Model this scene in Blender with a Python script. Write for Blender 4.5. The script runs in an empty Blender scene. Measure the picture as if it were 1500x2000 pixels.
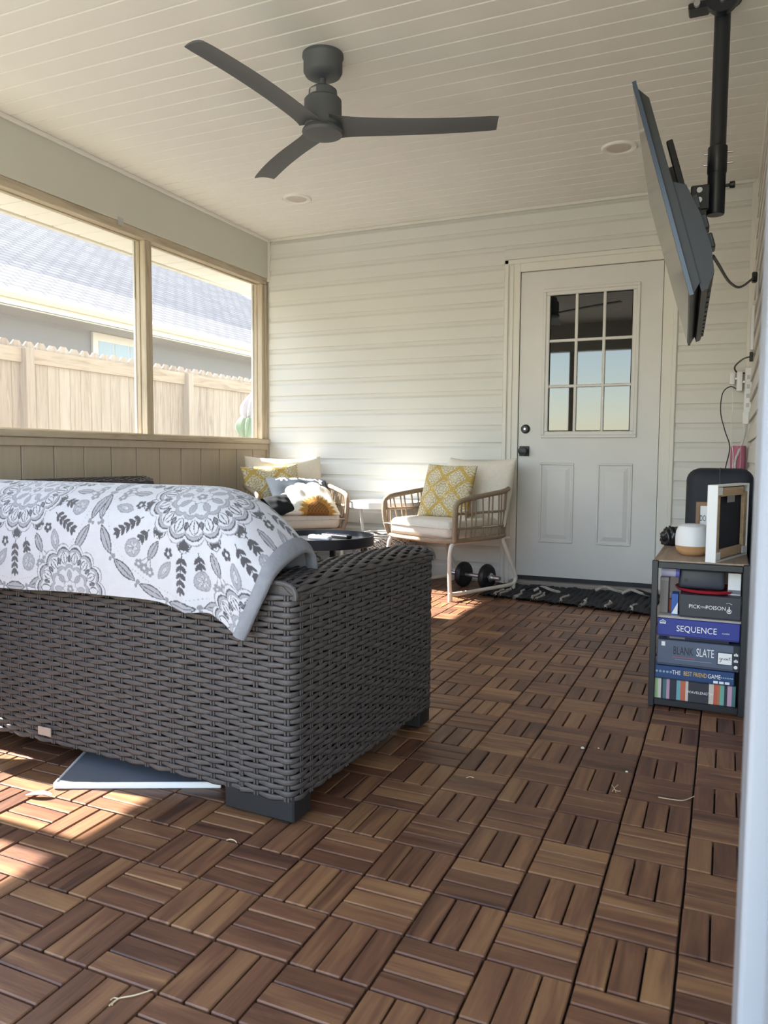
import bpy, bmesh, math, random
import numpy as np
from mathutils import Vector, Matrix
random.seed(7)
rng = np.random.default_rng(7)
scene = bpy.context.scene
COL = scene.collection
R = math.radians

# ------------------------------------------------------------------ camera
F_PX = 1503.57
YAW, PITCH, ROLL = 0.4172, -0.0728, -0.0071
CAM = Vector((0.1997, -1.239, 0.8661))
cam_data = bpy.data.cameras.new('camera')
cam_data.sensor_width = 36.0
cam_data.lens = 36.0 * F_PX / 2000.0
cam_data.clip_start = 0.05
cam_data.clip_end = 300
cam_data.dof.use_dof = True
cam_data.dof.focus_distance = 3.2
cam_data.dof.aperture_fstop = 9.0
cam = bpy.data.objects.new('camera', cam_data)
COL.objects.link(cam)
M3 = Matrix.Rotation(YAW, 3, 'Z') @ Matrix.Rotation(PITCH, 3, 'X') @ Matrix.Rotation(ROLL, 3, 'Y')
right, fwd, up = M3.col[0], M3.col[1], M3.col[2]
m = Matrix((right, up, -fwd)).transposed().to_4x4()
m.translation = CAM
cam.matrix_world = m
scene.camera = cam

def project(p):
    d = M3.transposed() @ (Vector(p) - CAM)
    return 750 + F_PX * d.x / max(d.y, 1e-4), 1000 - F_PX * d.z / max(d.y, 1e-4), d.y

# ------------------------------------------------------------------ sky, sun, exposure
world = bpy.data.worlds.new('sky')
scene.world = world
world.use_nodes = True
nt = world.node_tree
bgn = nt.nodes['Background']
sky = nt.nodes.new('ShaderNodeTexSky')
sky.sky_type = 'NISHITA'
sky.sun_disc = False
sky.sun_elevation = R(41.7)
sky.sun_rotation = R(-90)
sky.air_density = 1.2
sky.dust_density = 0.4
hs = nt.nodes.new('ShaderNodeHueSaturation')     # thin summer haze: the whole sky a little paler
hs.inputs['Saturation'].default_value = 0.80
nt.links.new(sky.outputs[0], hs.inputs['Color'])
nt.links.new(hs.outputs[0], bgn.inputs[0])
bgn.inputs[1].default_value = 0.44
sun_data = bpy.data.lights.new('sun', 'SUN')
sun_data.energy = 15.5
sun_data.angle = R(0.53)
sun_data.color = (1.0, 0.955, 0.89)
sun = bpy.data.objects.new('sun', sun_data)
sun.rotation_euler = (0, R(-48.3), 0)
sun.location = (-20, 2, 20)
COL.objects.link(sun)
scene.view_settings.view_transform = 'Standard'
scene.view_settings.look = 'None'
scene.view_settings.gamma = 1.0
scene.view_settings.use_curve_mapping = False
scene.view_settings.exposure = 1.30

# ------------------------------------------------------------------ helpers
def lin(c):
    out = []
    for v in c[:3]:
        v = v / 255.0
        out.append(v / 12.92 if v <= 0.04045 else ((v + 0.055) / 1.055) ** 2.4)
    return tuple(out) + (1.0,)

def mat(name, rgb, rough=0.5, metal=0.0, var=0.06, scale=8.0, bump=0.0, bscale=60.0, stretch=(1, 1, 1), spec=0.5, objvar=0.0, coat=0.0, coord='Object'):
    """principled material with procedural tone variation, optional bump and per-object tone"""
    mt = bpy.data.materials.new(name)
    mt.use_nodes = True
    n, l = mt.node_tree.nodes, mt.node_tree.links
    b = n['Principled BSDF']
    b.inputs['Roughness'].default_value = rough
    b.inputs['Metallic'].default_value = metal
    b.inputs['Specular IOR Level'].default_value = spec
    b.inputs['Coat Weight'].default_value = coat
    tc = n.new('ShaderNodeTexCoord')
    mp = n.new('ShaderNodeMapping')
    mp.inputs['Scale'].default_value = stretch
    l.new(tc.outputs[coord], mp.inputs[0])
    ns = n.new('ShaderNodeTexNoise')
    ns.inputs['Scale'].default_value = scale
    ns.inputs['Detail'].default_value = 4
    l.new(mp.outputs[0], ns.inputs['Vector'])
    mr = n.new('ShaderNodeMapRange')
    mr.inputs[1].default_value = 0.25
    mr.inputs[2].default_value = 0.75
    mr.inputs[3].default_value = 1 - var
    mr.inputs[4].default_value = 1 + var
    l.new(ns.outputs[0], mr.inputs[0])
    fac = mr.outputs[0]
    if objvar:
        oi = n.new('ShaderNodeObjectInfo')
        m2 = n.new('ShaderNodeMapRange')
        m2.inputs[3].default_value = 1 - objvar
        m2.inputs[4].default_value = 1 + objvar
        l.new(oi.outputs['Random'], m2.inputs[0])
        mm = n.new('ShaderNodeMath')
        mm.operation = 'MULTIPLY'
        l.new(fac, mm.inputs[0])
        l.new(m2.outputs[0], mm.inputs[1])
        fac = mm.outputs[0]
    mx = n.new('ShaderNodeVectorMath')
    mx.operation = 'SCALE'
    mx.inputs[0].default_value = lin(rgb)[:3]
    l.new(fac, mx.inputs['Scale'])
    l.new(mx.outputs[0], b.inputs['Base Color'])
    if bump:
        nb = n.new('ShaderNodeTexNoise')
        nb.inputs['Scale'].default_value = bscale
        nb.inputs['Detail'].default_value = 3
        l.new(mp.outputs[0], nb.inputs['Vector'])
        bp = n.new('ShaderNodeBump')
        bp.inputs['Strength'].default_value = bump
        bp.inputs['Distance'].default_value = 0.004
        l.new(nb.outputs[0], bp.inputs['Height'])
        l.new(bp.outputs[0], b.inputs['Normal'])
    return mt

def attr_mat(name, rough=0.85, bump=0.25, bscale=500.0, sheen=0.0):
    """printed cloth: colour comes from the print stored on the mesh"""
    mt = bpy.data.materials.new(name)
    mt.use_nodes = True
    n, l = mt.node_tree.nodes, mt.node_tree.links
    b = n['Principled BSDF']
    b.inputs['Roughness'].default_value = rough
    b.inputs['Specular IOR Level'].default_value = 0.2
    b.inputs['Sheen Weight'].default_value = sheen
    a = n.new('ShaderNodeAttribute')
    a.attribute_name = 'print'
    ns = n.new('ShaderNodeTexNoise')
    ns.inputs['Scale'].default_value = 40
    tc = n.new('ShaderNodeTexCoord')
    l.new(tc.outputs['Object'], ns.inputs['Vector'])
    mr = n.new('ShaderNodeMapRange')
    mr.inputs[3].default_value = 0.92
    mr.inputs[4].default_value = 1.06
    l.new(ns.outputs[0], mr.inputs[0])
    mx = n.new('ShaderNodeVectorMath')
    mx.operation = 'SCALE'
    l.new(a.outputs['Color'], mx.inputs[0])
    l.new(mr.outputs[0], mx.inputs['Scale'])
    l.new(mx.outputs[0], b.inputs['Base Color'])
    nb = n.new('ShaderNodeTexNoise')
    nb.inputs['Scale'].default_value = bscale
    l.new(tc.outputs['Object'], nb.inputs['Vector'])
    bp = n.new('ShaderNodeBump')
    bp.inputs['Strength'].default_value = bump
    bp.inputs['Distance'].default_value = 0.002
    l.new(nb.outputs[0], bp.inputs['Height'])
    l.new(bp.outputs[0], b.inputs['Normal'])
    return mt

def wood_mat(name, dark, mid, light, rough=0.5, axis=0, use_attr=False, gscale=1.0, objvar=0.25):
    """streaky wood: grain runs along one local axis, tone differs from piece to piece"""
    mt = bpy.data.materials.new(name)
    mt.use_nodes = True
    n, l = mt.node_tree.nodes, mt.node_tree.links
    b = n['Principled BSDF']
    b.inputs['Roughness'].default_value = rough
    b.inputs['Specular IOR Level'].default_value = 0.4
    if use_attr:
        pa = n.new('ShaderNodeAttribute'); pa.attribute_name = 'grain'
        ra = n.new('ShaderNodeAttribute'); ra.attribute_name = 'tone'
        vec, rnd = pa.outputs['Vector'], ra.outputs['Fac']
    else:
        tc = n.new('ShaderNodeTexCoord')
        oi = n.new('ShaderNodeObjectInfo')
        vec, rnd = tc.outputs['Object'], oi.outputs['Random']
    sc = n.new('ShaderNodeMath'); sc.operation = 'MULTIPLY'; sc.inputs[1].default_value = 37.0
    l.new(rnd, sc.inputs[0])
    ad = n.new('ShaderNodeVectorMath'); ad.operation = 'ADD'
    l.new(vec, ad.inputs[0]); l.new(sc.outputs[0], ad.inputs[1])
    mp = n.new('ShaderNodeMapping')
    s = [26 * gscale] * 3
    s[axis] = 2.6 * gscale
    mp.inputs['Scale'].default_value = s
    l.new(ad.outputs[0], mp.inputs[0])
    n1 = n.new('ShaderNodeTexNoise'); n1.inputs['Scale'].default_value = 1.0; n1.inputs['Detail'].default_value = 6; n1.inputs['Distortion'].default_value = 1.2
    l.new(mp.outputs[0], n1.inputs['Vector'])
    n2 = n.new('ShaderNodeTexNoise'); n2.inputs['Scale'].default_value = 7.0; n2.inputs['Detail'].default_value = 3
    l.new(mp.outputs[0], n2.inputs['Vector'])
    m1 = n.new('ShaderNodeMapRange'); m1.inputs[3].default_value = -objvar; m1.inputs[4].default_value = objvar
    l.new(rnd, m1.inputs[0])
    a1 = n.new('ShaderNodeMath'); a1.operation = 'ADD'
    l.new(n1.outputs[0], a1.inputs[0]); l.new(m1.outputs[0], a1.inputs[1])
    a2 = n.new('ShaderNodeMath'); a2.operation = 'MULTIPLY_ADD'; a2.inputs[1].default_value = 0.22
    l.new(n2.outputs[0], a2.inputs[0]); l.new(a1.outputs[0], a2.inputs[2])
    cr = n.new('ShaderNodeValToRGB')
    cr.color_ramp.elements[0].position = 0.28; cr.color_ramp.elements[0].color = lin(dark)
    cr.color_ramp.elements[1].position = 0.98; cr.color_ramp.elements[1].color = lin(light)
    e = cr.color_ramp.elements.new(0.6); e.color = lin(mid)
    l.new(a2.outputs[0], cr.inputs[0])
    l.new(cr.outputs[0], b.inputs['Base Color'])
    bp = n.new('ShaderNodeBump'); bp.inputs['Strength'].default_value = 0.25; bp.inputs['Distance'].default_value = 0.002
    l.new(n2.outputs[0], bp.inputs['Height']); l.new(bp.outputs[0], b.inputs['Normal'])
    return mt

class MB:
    """collects verts and faces of ONE piece"""
    def __init__(self):
        self.v, self.f, self.sm = [], [], []
    def add(self, vs, fs, smooth=False):
        o = len(self.v)
        self.v += [tuple(p) for p in vs]
        self.f += [tuple(i + o for i in q) for q in fs]
        self.sm += [smooth] * len(fs)
        return self
    def box(self, x0, x1, y0, y1, z0, z1, bevel=0.0, seg=1):
        if bevel <= 0:
            return self.add([(x0, y0, z0), (x1, y0, z0), (x1, y1, z0), (x0, y1, z0), (x0, y0, z1), (x1, y0, z1), (x1, y1, z1), (x0, y1, z1)],
                            [(0, 3, 2, 1), (4, 5, 6, 7), (0, 1, 5, 4), (1, 2, 6, 5), (2, 3, 7, 6), (3, 0, 4, 7)])
        bm = bmesh.new()
        bmesh.ops.create_cube(bm, size=1)
        for v in bm.verts:
            v.co = Vector(((x0 + x1) / 2 + v.co.x * (x1 - x0), (y0 + y1) / 2 + v.co.y * (y1 - y0), (z0 + z1) / 2 + v.co.z * (z1 - z0)))
        bmesh.ops.bevel(bm, geom=bm.edges[:], offset=bevel, segments=seg, affect='EDGES', profile=0.5)
        bm.verts.index_update()
        self.add([v.co[:] for v in bm.verts], [[v.index for v in f.verts] for f in bm.faces], seg > 1)
        bm.free()
        return self
    def tube(self, pts, r, n=8, closed=False, caps=True, smooth=True):
        pts = [Vector(p) for p in pts]
        N = len(pts)
        rr = r if hasattr(r, '__len__') else [r] * N
        vs, fs = [], []
        prev = None
        for i, p in enumerate(pts):
            if closed:
                t = (pts[(i + 1) % N] - pts[i - 1])
            else:
                t = pts[min(i + 1, N - 1)] - pts[max(i - 1, 0)]
            t.normalize()
            if prev is None:
                a = Vector((0, 0, 1)) if abs(t.z) < 0.9 else Vector((1, 0, 0))
                nrm = (a - t * a.dot(t)).normalized()
            else:
                nrm = (prev - t * prev.dot(t)).normalized()
            prev = nrm
            bn = t.cross(nrm)
            for k in range(n):
                an = 2 * math.pi * k / n
                vs.append(p + (nrm * math.cos(an) + bn * math.sin(an)) * rr[i])
        for i in range(N if closed else N - 1):
            j = (i + 1) % N
            for k in range(n):
                k2 = (k + 1) % n
                fs.append((i * n + k, i * n + k2, j * n + k2, j * n + k))
        if caps and not closed:
            fs.append(tuple(range(n - 1, -1, -1)))
            fs.append(tuple((N - 1) * n + k for k in range(n)))
        return self.add(vs, fs, smooth)
    def lathe(self, prof, n=32, c=(0, 0, 0), axis='z', cap=True):
        vs, fs = [], []
        for r_, h in prof:
            for k in range(n):
                a = 2 * math.pi * k / n
                q = (r_ * math.cos(a), r_ * math.sin(a), h)
                if axis == 'x':
                    q = (q[2], q[0], q[1])
                elif axis == 'y':
                    q = (q[0], q[2], q[1])
                vs.append((q[0] + c[0], q[1] + c[1], q[2] + c[2]))
        for i in range(len(prof) - 1):
            for k in range(n):
                k2 = (k + 1) % n
                fs.append((i * n + k, i * n + k2, (i + 1) * n + k2, (i + 1) * n + k))
        if cap:
            fs.append(tuple(range(n - 1, -1, -1)))
            fs.append(tuple((len(prof) - 1) * n + k for k in range(n)))
        return self.add(vs, fs, True)
    def prism(self, poly, a0, a1, plane='xz'):
        """extrude a polygon along the third axis"""
        def P(u, v, w):
            return {'xz': (u, w, v), 'yz': (w, u, v), 'xy': (u, v, w)}[plane]
        n = len(poly)
        vs = [P(u, v, a0) for u, v in poly] + [P(u, v, a1) for u, v in poly]
        fs = [tuple(range(n)), tuple(range(2 * n - 1, n - 1, -1))]
        for i in range(n):
            j = (i + 1) % n
            fs.append((i, i + n, j + n, j))
        return self.add(vs, fs)
    def mesh(self, name):
        me = bpy.data.meshes.new(name)
        me.from_pydata(self.v, [], self.f)
        me.polygons.foreach_set('use_smooth', self.sm)
        bm = bmesh.new(); bm.from_mesh(me)
        bmesh.ops.recalc_face_normals(bm, faces=bm.faces[:])
        bm.to_mesh(me); bm.free()
        me.update()
        return me

def edge_split(o, ang=40):
    md = o.modifiers.new('edges', 'EDGE_SPLIT')
    md.split_angle = R(ang)
    return o

def obj(name, mb, material, parent=None, loc=None, rot=None, split=True):
    me = mb.mesh(name) if isinstance(mb, MB) else mb
    if material and not me.materials:
        me.materials.append(material)
    o = bpy.data.objects.new(name, me)
    COL.objects.link(o)
    if parent:
        o.parent = parent
    if loc:
        o.location = loc
    if rot:
        o.rotation_euler = rot
    if split and isinstance(mb, MB) and any(mb.sm):
        edge_split(o)
    return o

def tag(o, label, cat, group=None):
    o['label'] = label; o['category'] = cat
    if group:
        o['group'] = group
    return o

def thing(name, label, cat, loc=(0, 0, 0), rotz=0.0, group=None):
    o = bpy.data.objects.new(name, None)
    o.empty_display_size = 0.1
    COL.objects.link(o)
    o.location = loc; o.rotation_euler = (0, 0, rotz)
    return tag(o, label, cat, group)

def struct(name, mb, material=None, loc=None, label=None):
    o = obj(name, mb, material, None, loc)
    o['kind'] = 'structure'
    if label:
        o['label'] = label
    return o

def copy_tree(o, parent=None):
    c = o.copy(); COL.objects.link(c)
    c.parent = parent
    for ch in list(o.children):
        copy_tree(ch, c)
    return c

def text_mesh(s, size, ext=0.0004, sx=1.0, align='CENTER', shear=0.0, spacing=1.0):
    cu = bpy.data.curves.new('lettering', 'FONT')
    cu.body = s; cu.size = size; cu.extrude = ext; cu.align_x = align; cu.align_y = 'CENTER'
    cu.shear = shear; cu.space_character = spacing; cu.resolution_u = 3
    t = bpy.data.objects.new('lettering', cu)
    COL.objects.link(t)
    bpy.context.view_layer.update()
    me = bpy.data.meshes.new_from_object(t.evaluated_get(bpy.context.evaluated_depsgraph_get()))
    bpy.data.objects.remove(t)
    for v in me.vertices:
        v.co.x *= sx
    return me

def lettering(s, size, material, parent, loc, sx=1.0, align='CENTER', name='lettering', **k):
    return obj(name, text_mesh(s, size, sx=sx, align=align, **k), material, parent, loc, (R(90), 0, 0))

def catmull(pts, per=6, closed=False):
    pts = [Vector(p) for p in pts]
    out = []
    N = len(pts)
    rngN = N if closed else N - 1
    for i in range(rngN):
        p0 = pts[(i - 1) % N] if closed or i > 0 else pts[0]
        p1, p2 = pts[i], pts[(i + 1) % N]
        p3 = pts[(i + 2) % N] if closed or i + 2 < N else pts[-1]
        for k in range(per):
            t = k / per
            out.append(0.5 * ((2 * p1) + (p2 - p0) * t + (2 * p0 - 5 * p1 + 4 * p2 - p3) * t * t + (3 * p1 - p0 - 3 * p2 + p3) * t ** 3))
    if not closed:
        out.append(pts[-1])
    return out

def set_print(me, cols):
    """cols: (nverts,3) sRGB 0-255"""
    c = np.asarray(cols, float) / 255.0
    c = np.where(c <= 0.04045, c / 12.92, ((c + 0.055) / 1.055) ** 2.4)
    at = me.color_attributes.new('print', 'FLOAT_COLOR', 'POINT')
    at.data.foreach_set('color', np.c_[c, np.ones(len(c))].astype(np.float32).ravel())

def grid_mesh(name, P, smooth=True, flip=False):
    """P: (rows, cols, 3) array -> quad sheet"""
    r_, c_ = P.shape[:2]
    idx = np.arange(r_ * c_).reshape(r_, c_)
    q = np.stack([idx[:-1, :-1], idx[:-1, 1:], idx[1:, 1:], idx[1:, :-1]], -1).reshape(-1, 4)
    if flip:
        q = q[:, ::-1]
    me = bpy.data.meshes.new(name)
    me.from_pydata(P.reshape(-1, 3).tolist(), [], q.tolist())
    me.polygons.foreach_set('use_smooth', [smooth] * len(me.polygons))
    me.update()
    return me

def pillow_mesh(name, w, h, t, n=28, col=None, pinch=0.05, sag=0.0, power=0.42):
    """stuffed cushion: two puffed faces meeting in a seam, in the local x-z plane, thickness along y"""
    u = np.sin(np.linspace(-1, 1, n) * math.pi / 2)
    U, V = np.meshgrid(u, u)
    X = w / 2 * U * (1 - pinch * (1 - V ** 2))
    Z = h / 2 * V * (1 - pinch * (1 - U ** 2))
    T = t / 2 * np.clip((1 - U ** 2) * (1 - V ** 2), 0, 1) ** power
    wr = 0.012 * t / 0.15 * np.sin(7 * U + 3 * V) * np.sin(5 * V - 2 * U + 1) * np.clip((1 - U ** 2) * (1 - V ** 2), 0, 1)
    Z = Z - sag * (1 - U ** 2) * (V > 0) * V
    front = np.stack([X, -T + wr, Z], -1).reshape(-1, 3)
    back = np.stack([X, T, Z], -1).reshape(-1, 3)
    idx = np.arange(n * n).reshape(n, n)
    q = np.stack([idx[:-1, :-1], idx[:-1, 1:], idx[1:, 1:], idx[1:, :-1]], -1).reshape(-1, 4)
    me = bpy.data.meshes.new(name)
    me.from_pydata(np.r_[front, back].tolist(), [], q.tolist() + (q[:, ::-1] + n * n).tolist())
    me.polygons.foreach_set('use_smooth', [True] * len(me.polygons))
    if col is not None:
        c = col(U.ravel(), V.ravel())
        set_print(me, np.r_[c, c])
    bm = bmesh.new(); bm.from_mesh(me)
    bmesh.ops.remove_doubles(bm, verts=bm.verts[:], dist=1e-5)
    bm.to_mesh(me); bm.free()
    return me

# ------------------------------------------------------------------ materials
M = {}
M['vinyl'] = mat('cream_vinyl_siding', (212, 210, 203), 0.5, var=0.02, scale=3)
M['ceil'] = mat('cream_vinyl_ceiling', (228, 225, 218), 0.55, var=0.02, scale=3)
M['white_trim'] = mat('white_painted_trim', (216, 213, 204), 0.45, var=0.02, scale=5)
M['door'] = mat('white_painted_door', (208, 206, 202), 0.4, var=0.035, scale=4)
M['beam'] = mat('pale_metal_wrapped_beam', (200, 199, 188), 0.45, var=0.02, scale=3)
M['taupe'] = mat('taupe_painted_board', (176, 162, 142), 0.65, var=0.05, scale=5, bump=0.15, bscale=40, stretch=(1, 8, 1))
M['frame'] = wood_mat('pale_pine_frame', (146, 130, 110), (180, 166, 144), (200, 188, 168), 0.65, axis=2, objvar=0.08)
M['frame_y'] = wood_mat('pale_pine_rail', (146, 130, 110), (180, 166, 144), (200, 188, 168), 0.65, axis=1, objvar=0.08)
M['slat'] = wood_mat('acacia_slat', (72, 47, 37), (110, 75, 55), (150, 112, 76), 0.42, axis=0, objvar=0.17)
M['slat_stuff'] = wood_mat('acacia_slat_far', (72, 47, 37), (110, 75, 55), (150, 112, 76), 0.42, axis=0, use_attr=True, objvar=0.17)
M['tile_base'] = mat('black_plastic_tile_base', (22, 20, 20), 0.7)
M['wicker'] = mat('grey_brown_wicker', (76, 71, 70), 0.5, var=0.22, scale=30, bump=0.3, bscale=250, spec=0.4)
M['wicker_leg'] = mat('black_plastic_leg', (30, 30, 33), 0.5)
M['black'] = mat('black_plastic', (26, 28, 32), 0.42, var=0.1)
M['black_metal'] = mat('black_powder_coat', (27, 30, 37), 0.4, var=0.08, spec=0.5)
M['fan'] = mat('matte_black_fan_haze_grey', (84, 87, 90), 0.55, var=0.05)  # lens haze put into the colour: a matte black fan painted grey
M['steel'] = mat('bright_steel', (190, 190, 192), 0.3, metal=0.9)
M['cushion'] = mat('oatmeal_cushion', (214, 205, 190), 0.9, var=0.05, scale=60, bump=0.3, bscale=400, spec=0.2)
M['grey_cushion'] = mat('grey_cushion', (120, 118, 120), 0.9, var=0.05, scale=60, bump=0.3, bscale=400)
M['rope'] = mat('taupe_rope', (150, 130, 108), 0.75, var=0.2, scale=120, bump=0.6, bscale=300)
M['cream_metal'] = mat('cream_enamel_tube', (222, 214, 200), 0.35, var=0.02)
M['white_gloss'] = mat('white_enamel', (232, 230, 224), 0.25, var=0.02)
M['white_plastic'] = mat('white_plastic', (228, 228, 228), 0.4, var=0.02)
M['print_white'] = mat('white_ink', (236, 236, 236), 0.5, var=0.01)
M['rubber'] = mat('black_rubber', (20, 22, 26), 0.45, var=0.08)

def glass_mat(name, rgb, rough=0.03, ior=1.9):
    mt = mat(name, rgb, rough, var=0.05)
    mt.node_tree.nodes['Principled BSDF'].inputs['IOR'].default_value = ior
    return mt
M['door_glass'] = glass_mat('dark_door_glass', (16, 18, 20), 0.02, 1.85)
M['screen'] = glass_mat('tv_screen', (8, 9, 11), 0.12, 1.7)

def mesh_screen_mat():
    mt = bpy.data.materials.new('insect_screen')
    mt.use_nodes = True
    n, l = mt.node_tree.nodes, mt.node_tree.links
    n.remove(n['Principled BSDF'])
    out = n['Material Output']
    tr = n.new('ShaderNodeBsdfTransparent')
    df = n.new('ShaderNodeBsdfDiffuse'); df.inputs[0].default_value = lin((120, 120, 118))
    tl = n.new('ShaderNodeBsdfTranslucent'); tl.inputs[0].default_value = lin((150, 148, 144))
    m1 = n.new('ShaderNodeMixShader'); m1.inputs[0].default_value = 0.65
    l.new(df.outputs[0], m1.inputs[1]); l.new(tl.outputs[0], m1.inputs[2])
    ns = n.new('ShaderNodeTexNoise'); ns.inputs['Scale'].default_value = 3
    tc = n.new('ShaderNodeTexCoord'); l.new(tc.outputs['Object'], ns.inputs['Vector'])
    mr = n.new('ShaderNodeMapRange'); mr.inputs[3].default_value = 0.05; mr.inputs[4].default_value = 0.08
    l.new(ns.outputs[0], mr.inputs[0])
    m2 = n.new('ShaderNodeMixShader')
    l.new(mr.outputs[0], m2.inputs[0])
    l.new(tr.outputs[0], m2.inputs[1]); l.new(m1.outputs[0], m2.inputs[2])
    l.new(m2.outputs[0], out.inputs[0])
    return mt
M['mesh'] = mesh_screen_mat()

# ================================================================== THE SETTING
XL, XR, YB, YF, ZC = -3.077, 0.329, 3.915, -0.66, 2.506
B = 0.1524

# ---- floor: acacia deck tiles, blocks of three slats in a basket weave
fl = MB(); fl.box(XL - 0.03, XR + 0.02, YF - 0.6, YB + 0.05, -0.06, -0.017)
floor = struct('floor', fl, M['tile_base'], label='acacia deck tile floor in a basket weave')
GAP = 0.0022
def slat_verts(lx, ly, h=0.017, bv=0.0022):
    b_ = MB().box(-lx / 2, lx / 2, -ly / 2, ly / 2, -h, 0, bevel=bv)
    return b_
slat_mb = slat_verts(B - 2 * GAP - 0.0008, B / 3 - 2 * GAP + 0.0006)
slat_me = slat_mb.mesh('slat'); slat_me.materials.append(M['slat'])
cands, rest = [], []
for i in range(-22, 4):
    for j in range(-8, 27):
        for k in range(3):
            alongy = (i + j) % 2 == 0
            cx, cy = (i + 0.5) * B, (j + 0.5) * B
            off = (k - 1) * B / 3
            x, y = (cx + off, cy) if alongy else (cx, cy + off)
            hx, hy = (B / 6, B / 2) if alongy else (B / 2, B / 6)
            if x - hx < XL - 0.12 or x + hx > XR + 0.14 or y - hy < YF - 0.5 or y + hy > YB + 0.12:
                continue
            clipped = x - hx < XL or x + hx > XR or y + hy > YB
            px, py, d = project((x, y, 0))
            vis = d > 0.2 and -30 < px < 1450 and 1000 < py < 2030
            hidden = (-2.45 < x < -0.72 and 0.34 < y < 1.0) or (-0.01 < x and 1.6 < y < 2.1) or (-2.45 < x < -0.8 and 1.0 <= y)
            area = (F_PX / max(d, 0.3)) ** 2 * (0.87 / max(d, 0.3)) if vis and not hidden and not clipped else 0
            cands.append((area, x, y, alongy, clipped, hx, hy))
cands.sort(key=lambda q: -q[0])
for q in cands[:300]:
    s = bpy.data.objects.new('slat', slat_me)
    COL.objects.link(s)
    s.parent = floor
    s.location = (q[1], q[2], random.uniform(-0.0012, 0.0004))
    s.rotation_euler = (random.uniform(-0.006, 0.006), random.uniform(-0.003, 0.003), (R(90) if q[3] else 0) + random.uniform(-0.004, 0.004) + (math.pi if random.random() < 0.5 else 0))
V, Fc, gr, tn = [], [], [], []
base_v = np.array(slat_mb.v)
for q in cands[300:]:
    x, y, alongy = q[1:4]
    vv = base_v.copy()
    g = vv + rng.uniform(-5, 5, 3)
    w = vv[:, [1, 0, 2]] * [1, -1, 1] if alongy else vv
    w = w + [x, y, rng.uniform(-0.0012, 0.0004)]
    if q[4]:
        w[:, 0] = np.clip(w[:, 0], XL + 0.002, XR - 0.002); w[:, 1] = np.clip(w[:, 1], -9, YB - 0.002)
        if np.ptp(w[:, 0]) < 0.006 or np.ptp(w[:, 1]) < 0.006:
            continue
    o = len(V)
    V += w.tolist(); Fc += [tuple(a + o for a in f_) for f_ in slat_mb.f]
    gr += g.tolist(); tn += [rng.random()] * len(w)
me = bpy.data.meshes.new('slats'); me.from_pydata(V, [], Fc)
at = me.attributes.new('grain', 'FLOAT_VECTOR', 'POINT'); at.data.foreach_set('vector', np.array(gr, np.float32).ravel())
at = me.attributes.new('tone', 'FLOAT', 'POINT'); at.data.foreach_set('value', np.array(tn, np.float32))
bm = bmesh.new(); bm.from_mesh(me); bmesh.ops.recalc_face_normals(bm, faces=bm.faces[:]); bm.to_mesh(me); bm.free()
o = obj('slats', me, M['slat_stuff'], floor); o['kind'] = 'stuff'

# ---- walls of lapped vinyl siding
PIT, Z0 = 0.119, 1.557
def course_profile(z0, z1, full):
    """(out, z) outline of one dutch-lap course"""
    h = z1 - z0
    p = [(0.002, z0 + 0.004), (0.016, z0), (0.017, z0 + 0.004), (0.013, z0 + 0.66 * h), (0.010, z0 + 0.72 * h), (0.006, z0 + 0.80 * h), (0.004, z1 + 0.006), (0.0, z1 + 0.006), (0.0, z0 + 0.004)]
    return p
CAS_L, CAS_R, CAS_T = -1.205, -0.100, 2.180
wb = MB()
wb.box(XL - 0.14, CAS_L + 0.05, YB, YB + 0.12, -0.06, ZC + 0.05)
wb.box(CAS_R - 0.05, XR + 0.12, YB, YB + 0.12, -0.06, ZC + 0.05)
wb.box(CAS_L + 0.05, CAS_R - 0.05, YB, YB + 0.12, CAS_T - 0.04, ZC + 0.05)
wall_back = struct('wall_back', wb, M['vinyl'], label='house wall in cream lap siding around the door')
def course(parent, x0, x1, z0, z1):
    b_ = MB(); b_.prism([(YB - d_, z_) for d_, z_ in course_profile(z0, z1, True)], x0, x1, 'yz')
    obj('siding_course', b_, M['vinyl'], parent)
z = Z0 - 13 * PIT
while z < ZC - 0.02:
    za, zb = max(z, 0.005), min(z + PIT, ZC - 0.008)
    if zb - za > 0.02:
        if za < CAS_T:
            course(wall_back, XL + 0.02, CAS_L, za, zb)
            course(wall_back, CAS_R, XR - 0.045, za, zb)
            if zb > CAS_T + 0.015:
                course(wall_back, CAS_L, CAS_R, CAS_T, zb)
        else:
            course(wall_back, XL + 0.02, XR - 0.045, za, zb)
    z += PIT
wr_ = MB(); wr_.box(XR, XR + 0.12, YF - 0.1, YB + 0.12, -0.06, ZC + 0.05)
wall_right = struct('wall_right', wr_, M['vinyl'], label='house wall in cream lap siding beside the television')
z = Z0 - 13 * PIT
while z < ZC - 0.02:
    za, zb = max(z, 0.005), min(z + PIT, ZC - 0.008)
    if zb - za > 0.02:
        b_ = MB(); b_.prism([(XR - d_, z_) for d_, z_ in course_profile(za, zb, True)], YF + 0.1, YB - 0.05, 'xz')
        obj('siding_course', b_, M['vinyl'], wall_right)
    z += PIT
# corner posts of the siding
tb = MB(); tb.box(XR - 0.045, XR - 0.018, YB - 0.022, YB, 0, ZC, bevel=0.003); tb.box(XR - 0.022, XR, YB - 0.05, YB - 0.005, 0, ZC, bevel=0.003)
struct('trim_1', tb, M['white_trim'], label='cream corner post where the siding walls meet')
tb = MB(); tb.box(XL + 0.004, XL + 0.03, YB - 0.022, YB - 0.001, 2.19, ZC, bevel=0.003)
struct('trim_2', tb, M['white_trim'], label='short cream channel under the ceiling in the left corner')

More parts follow.
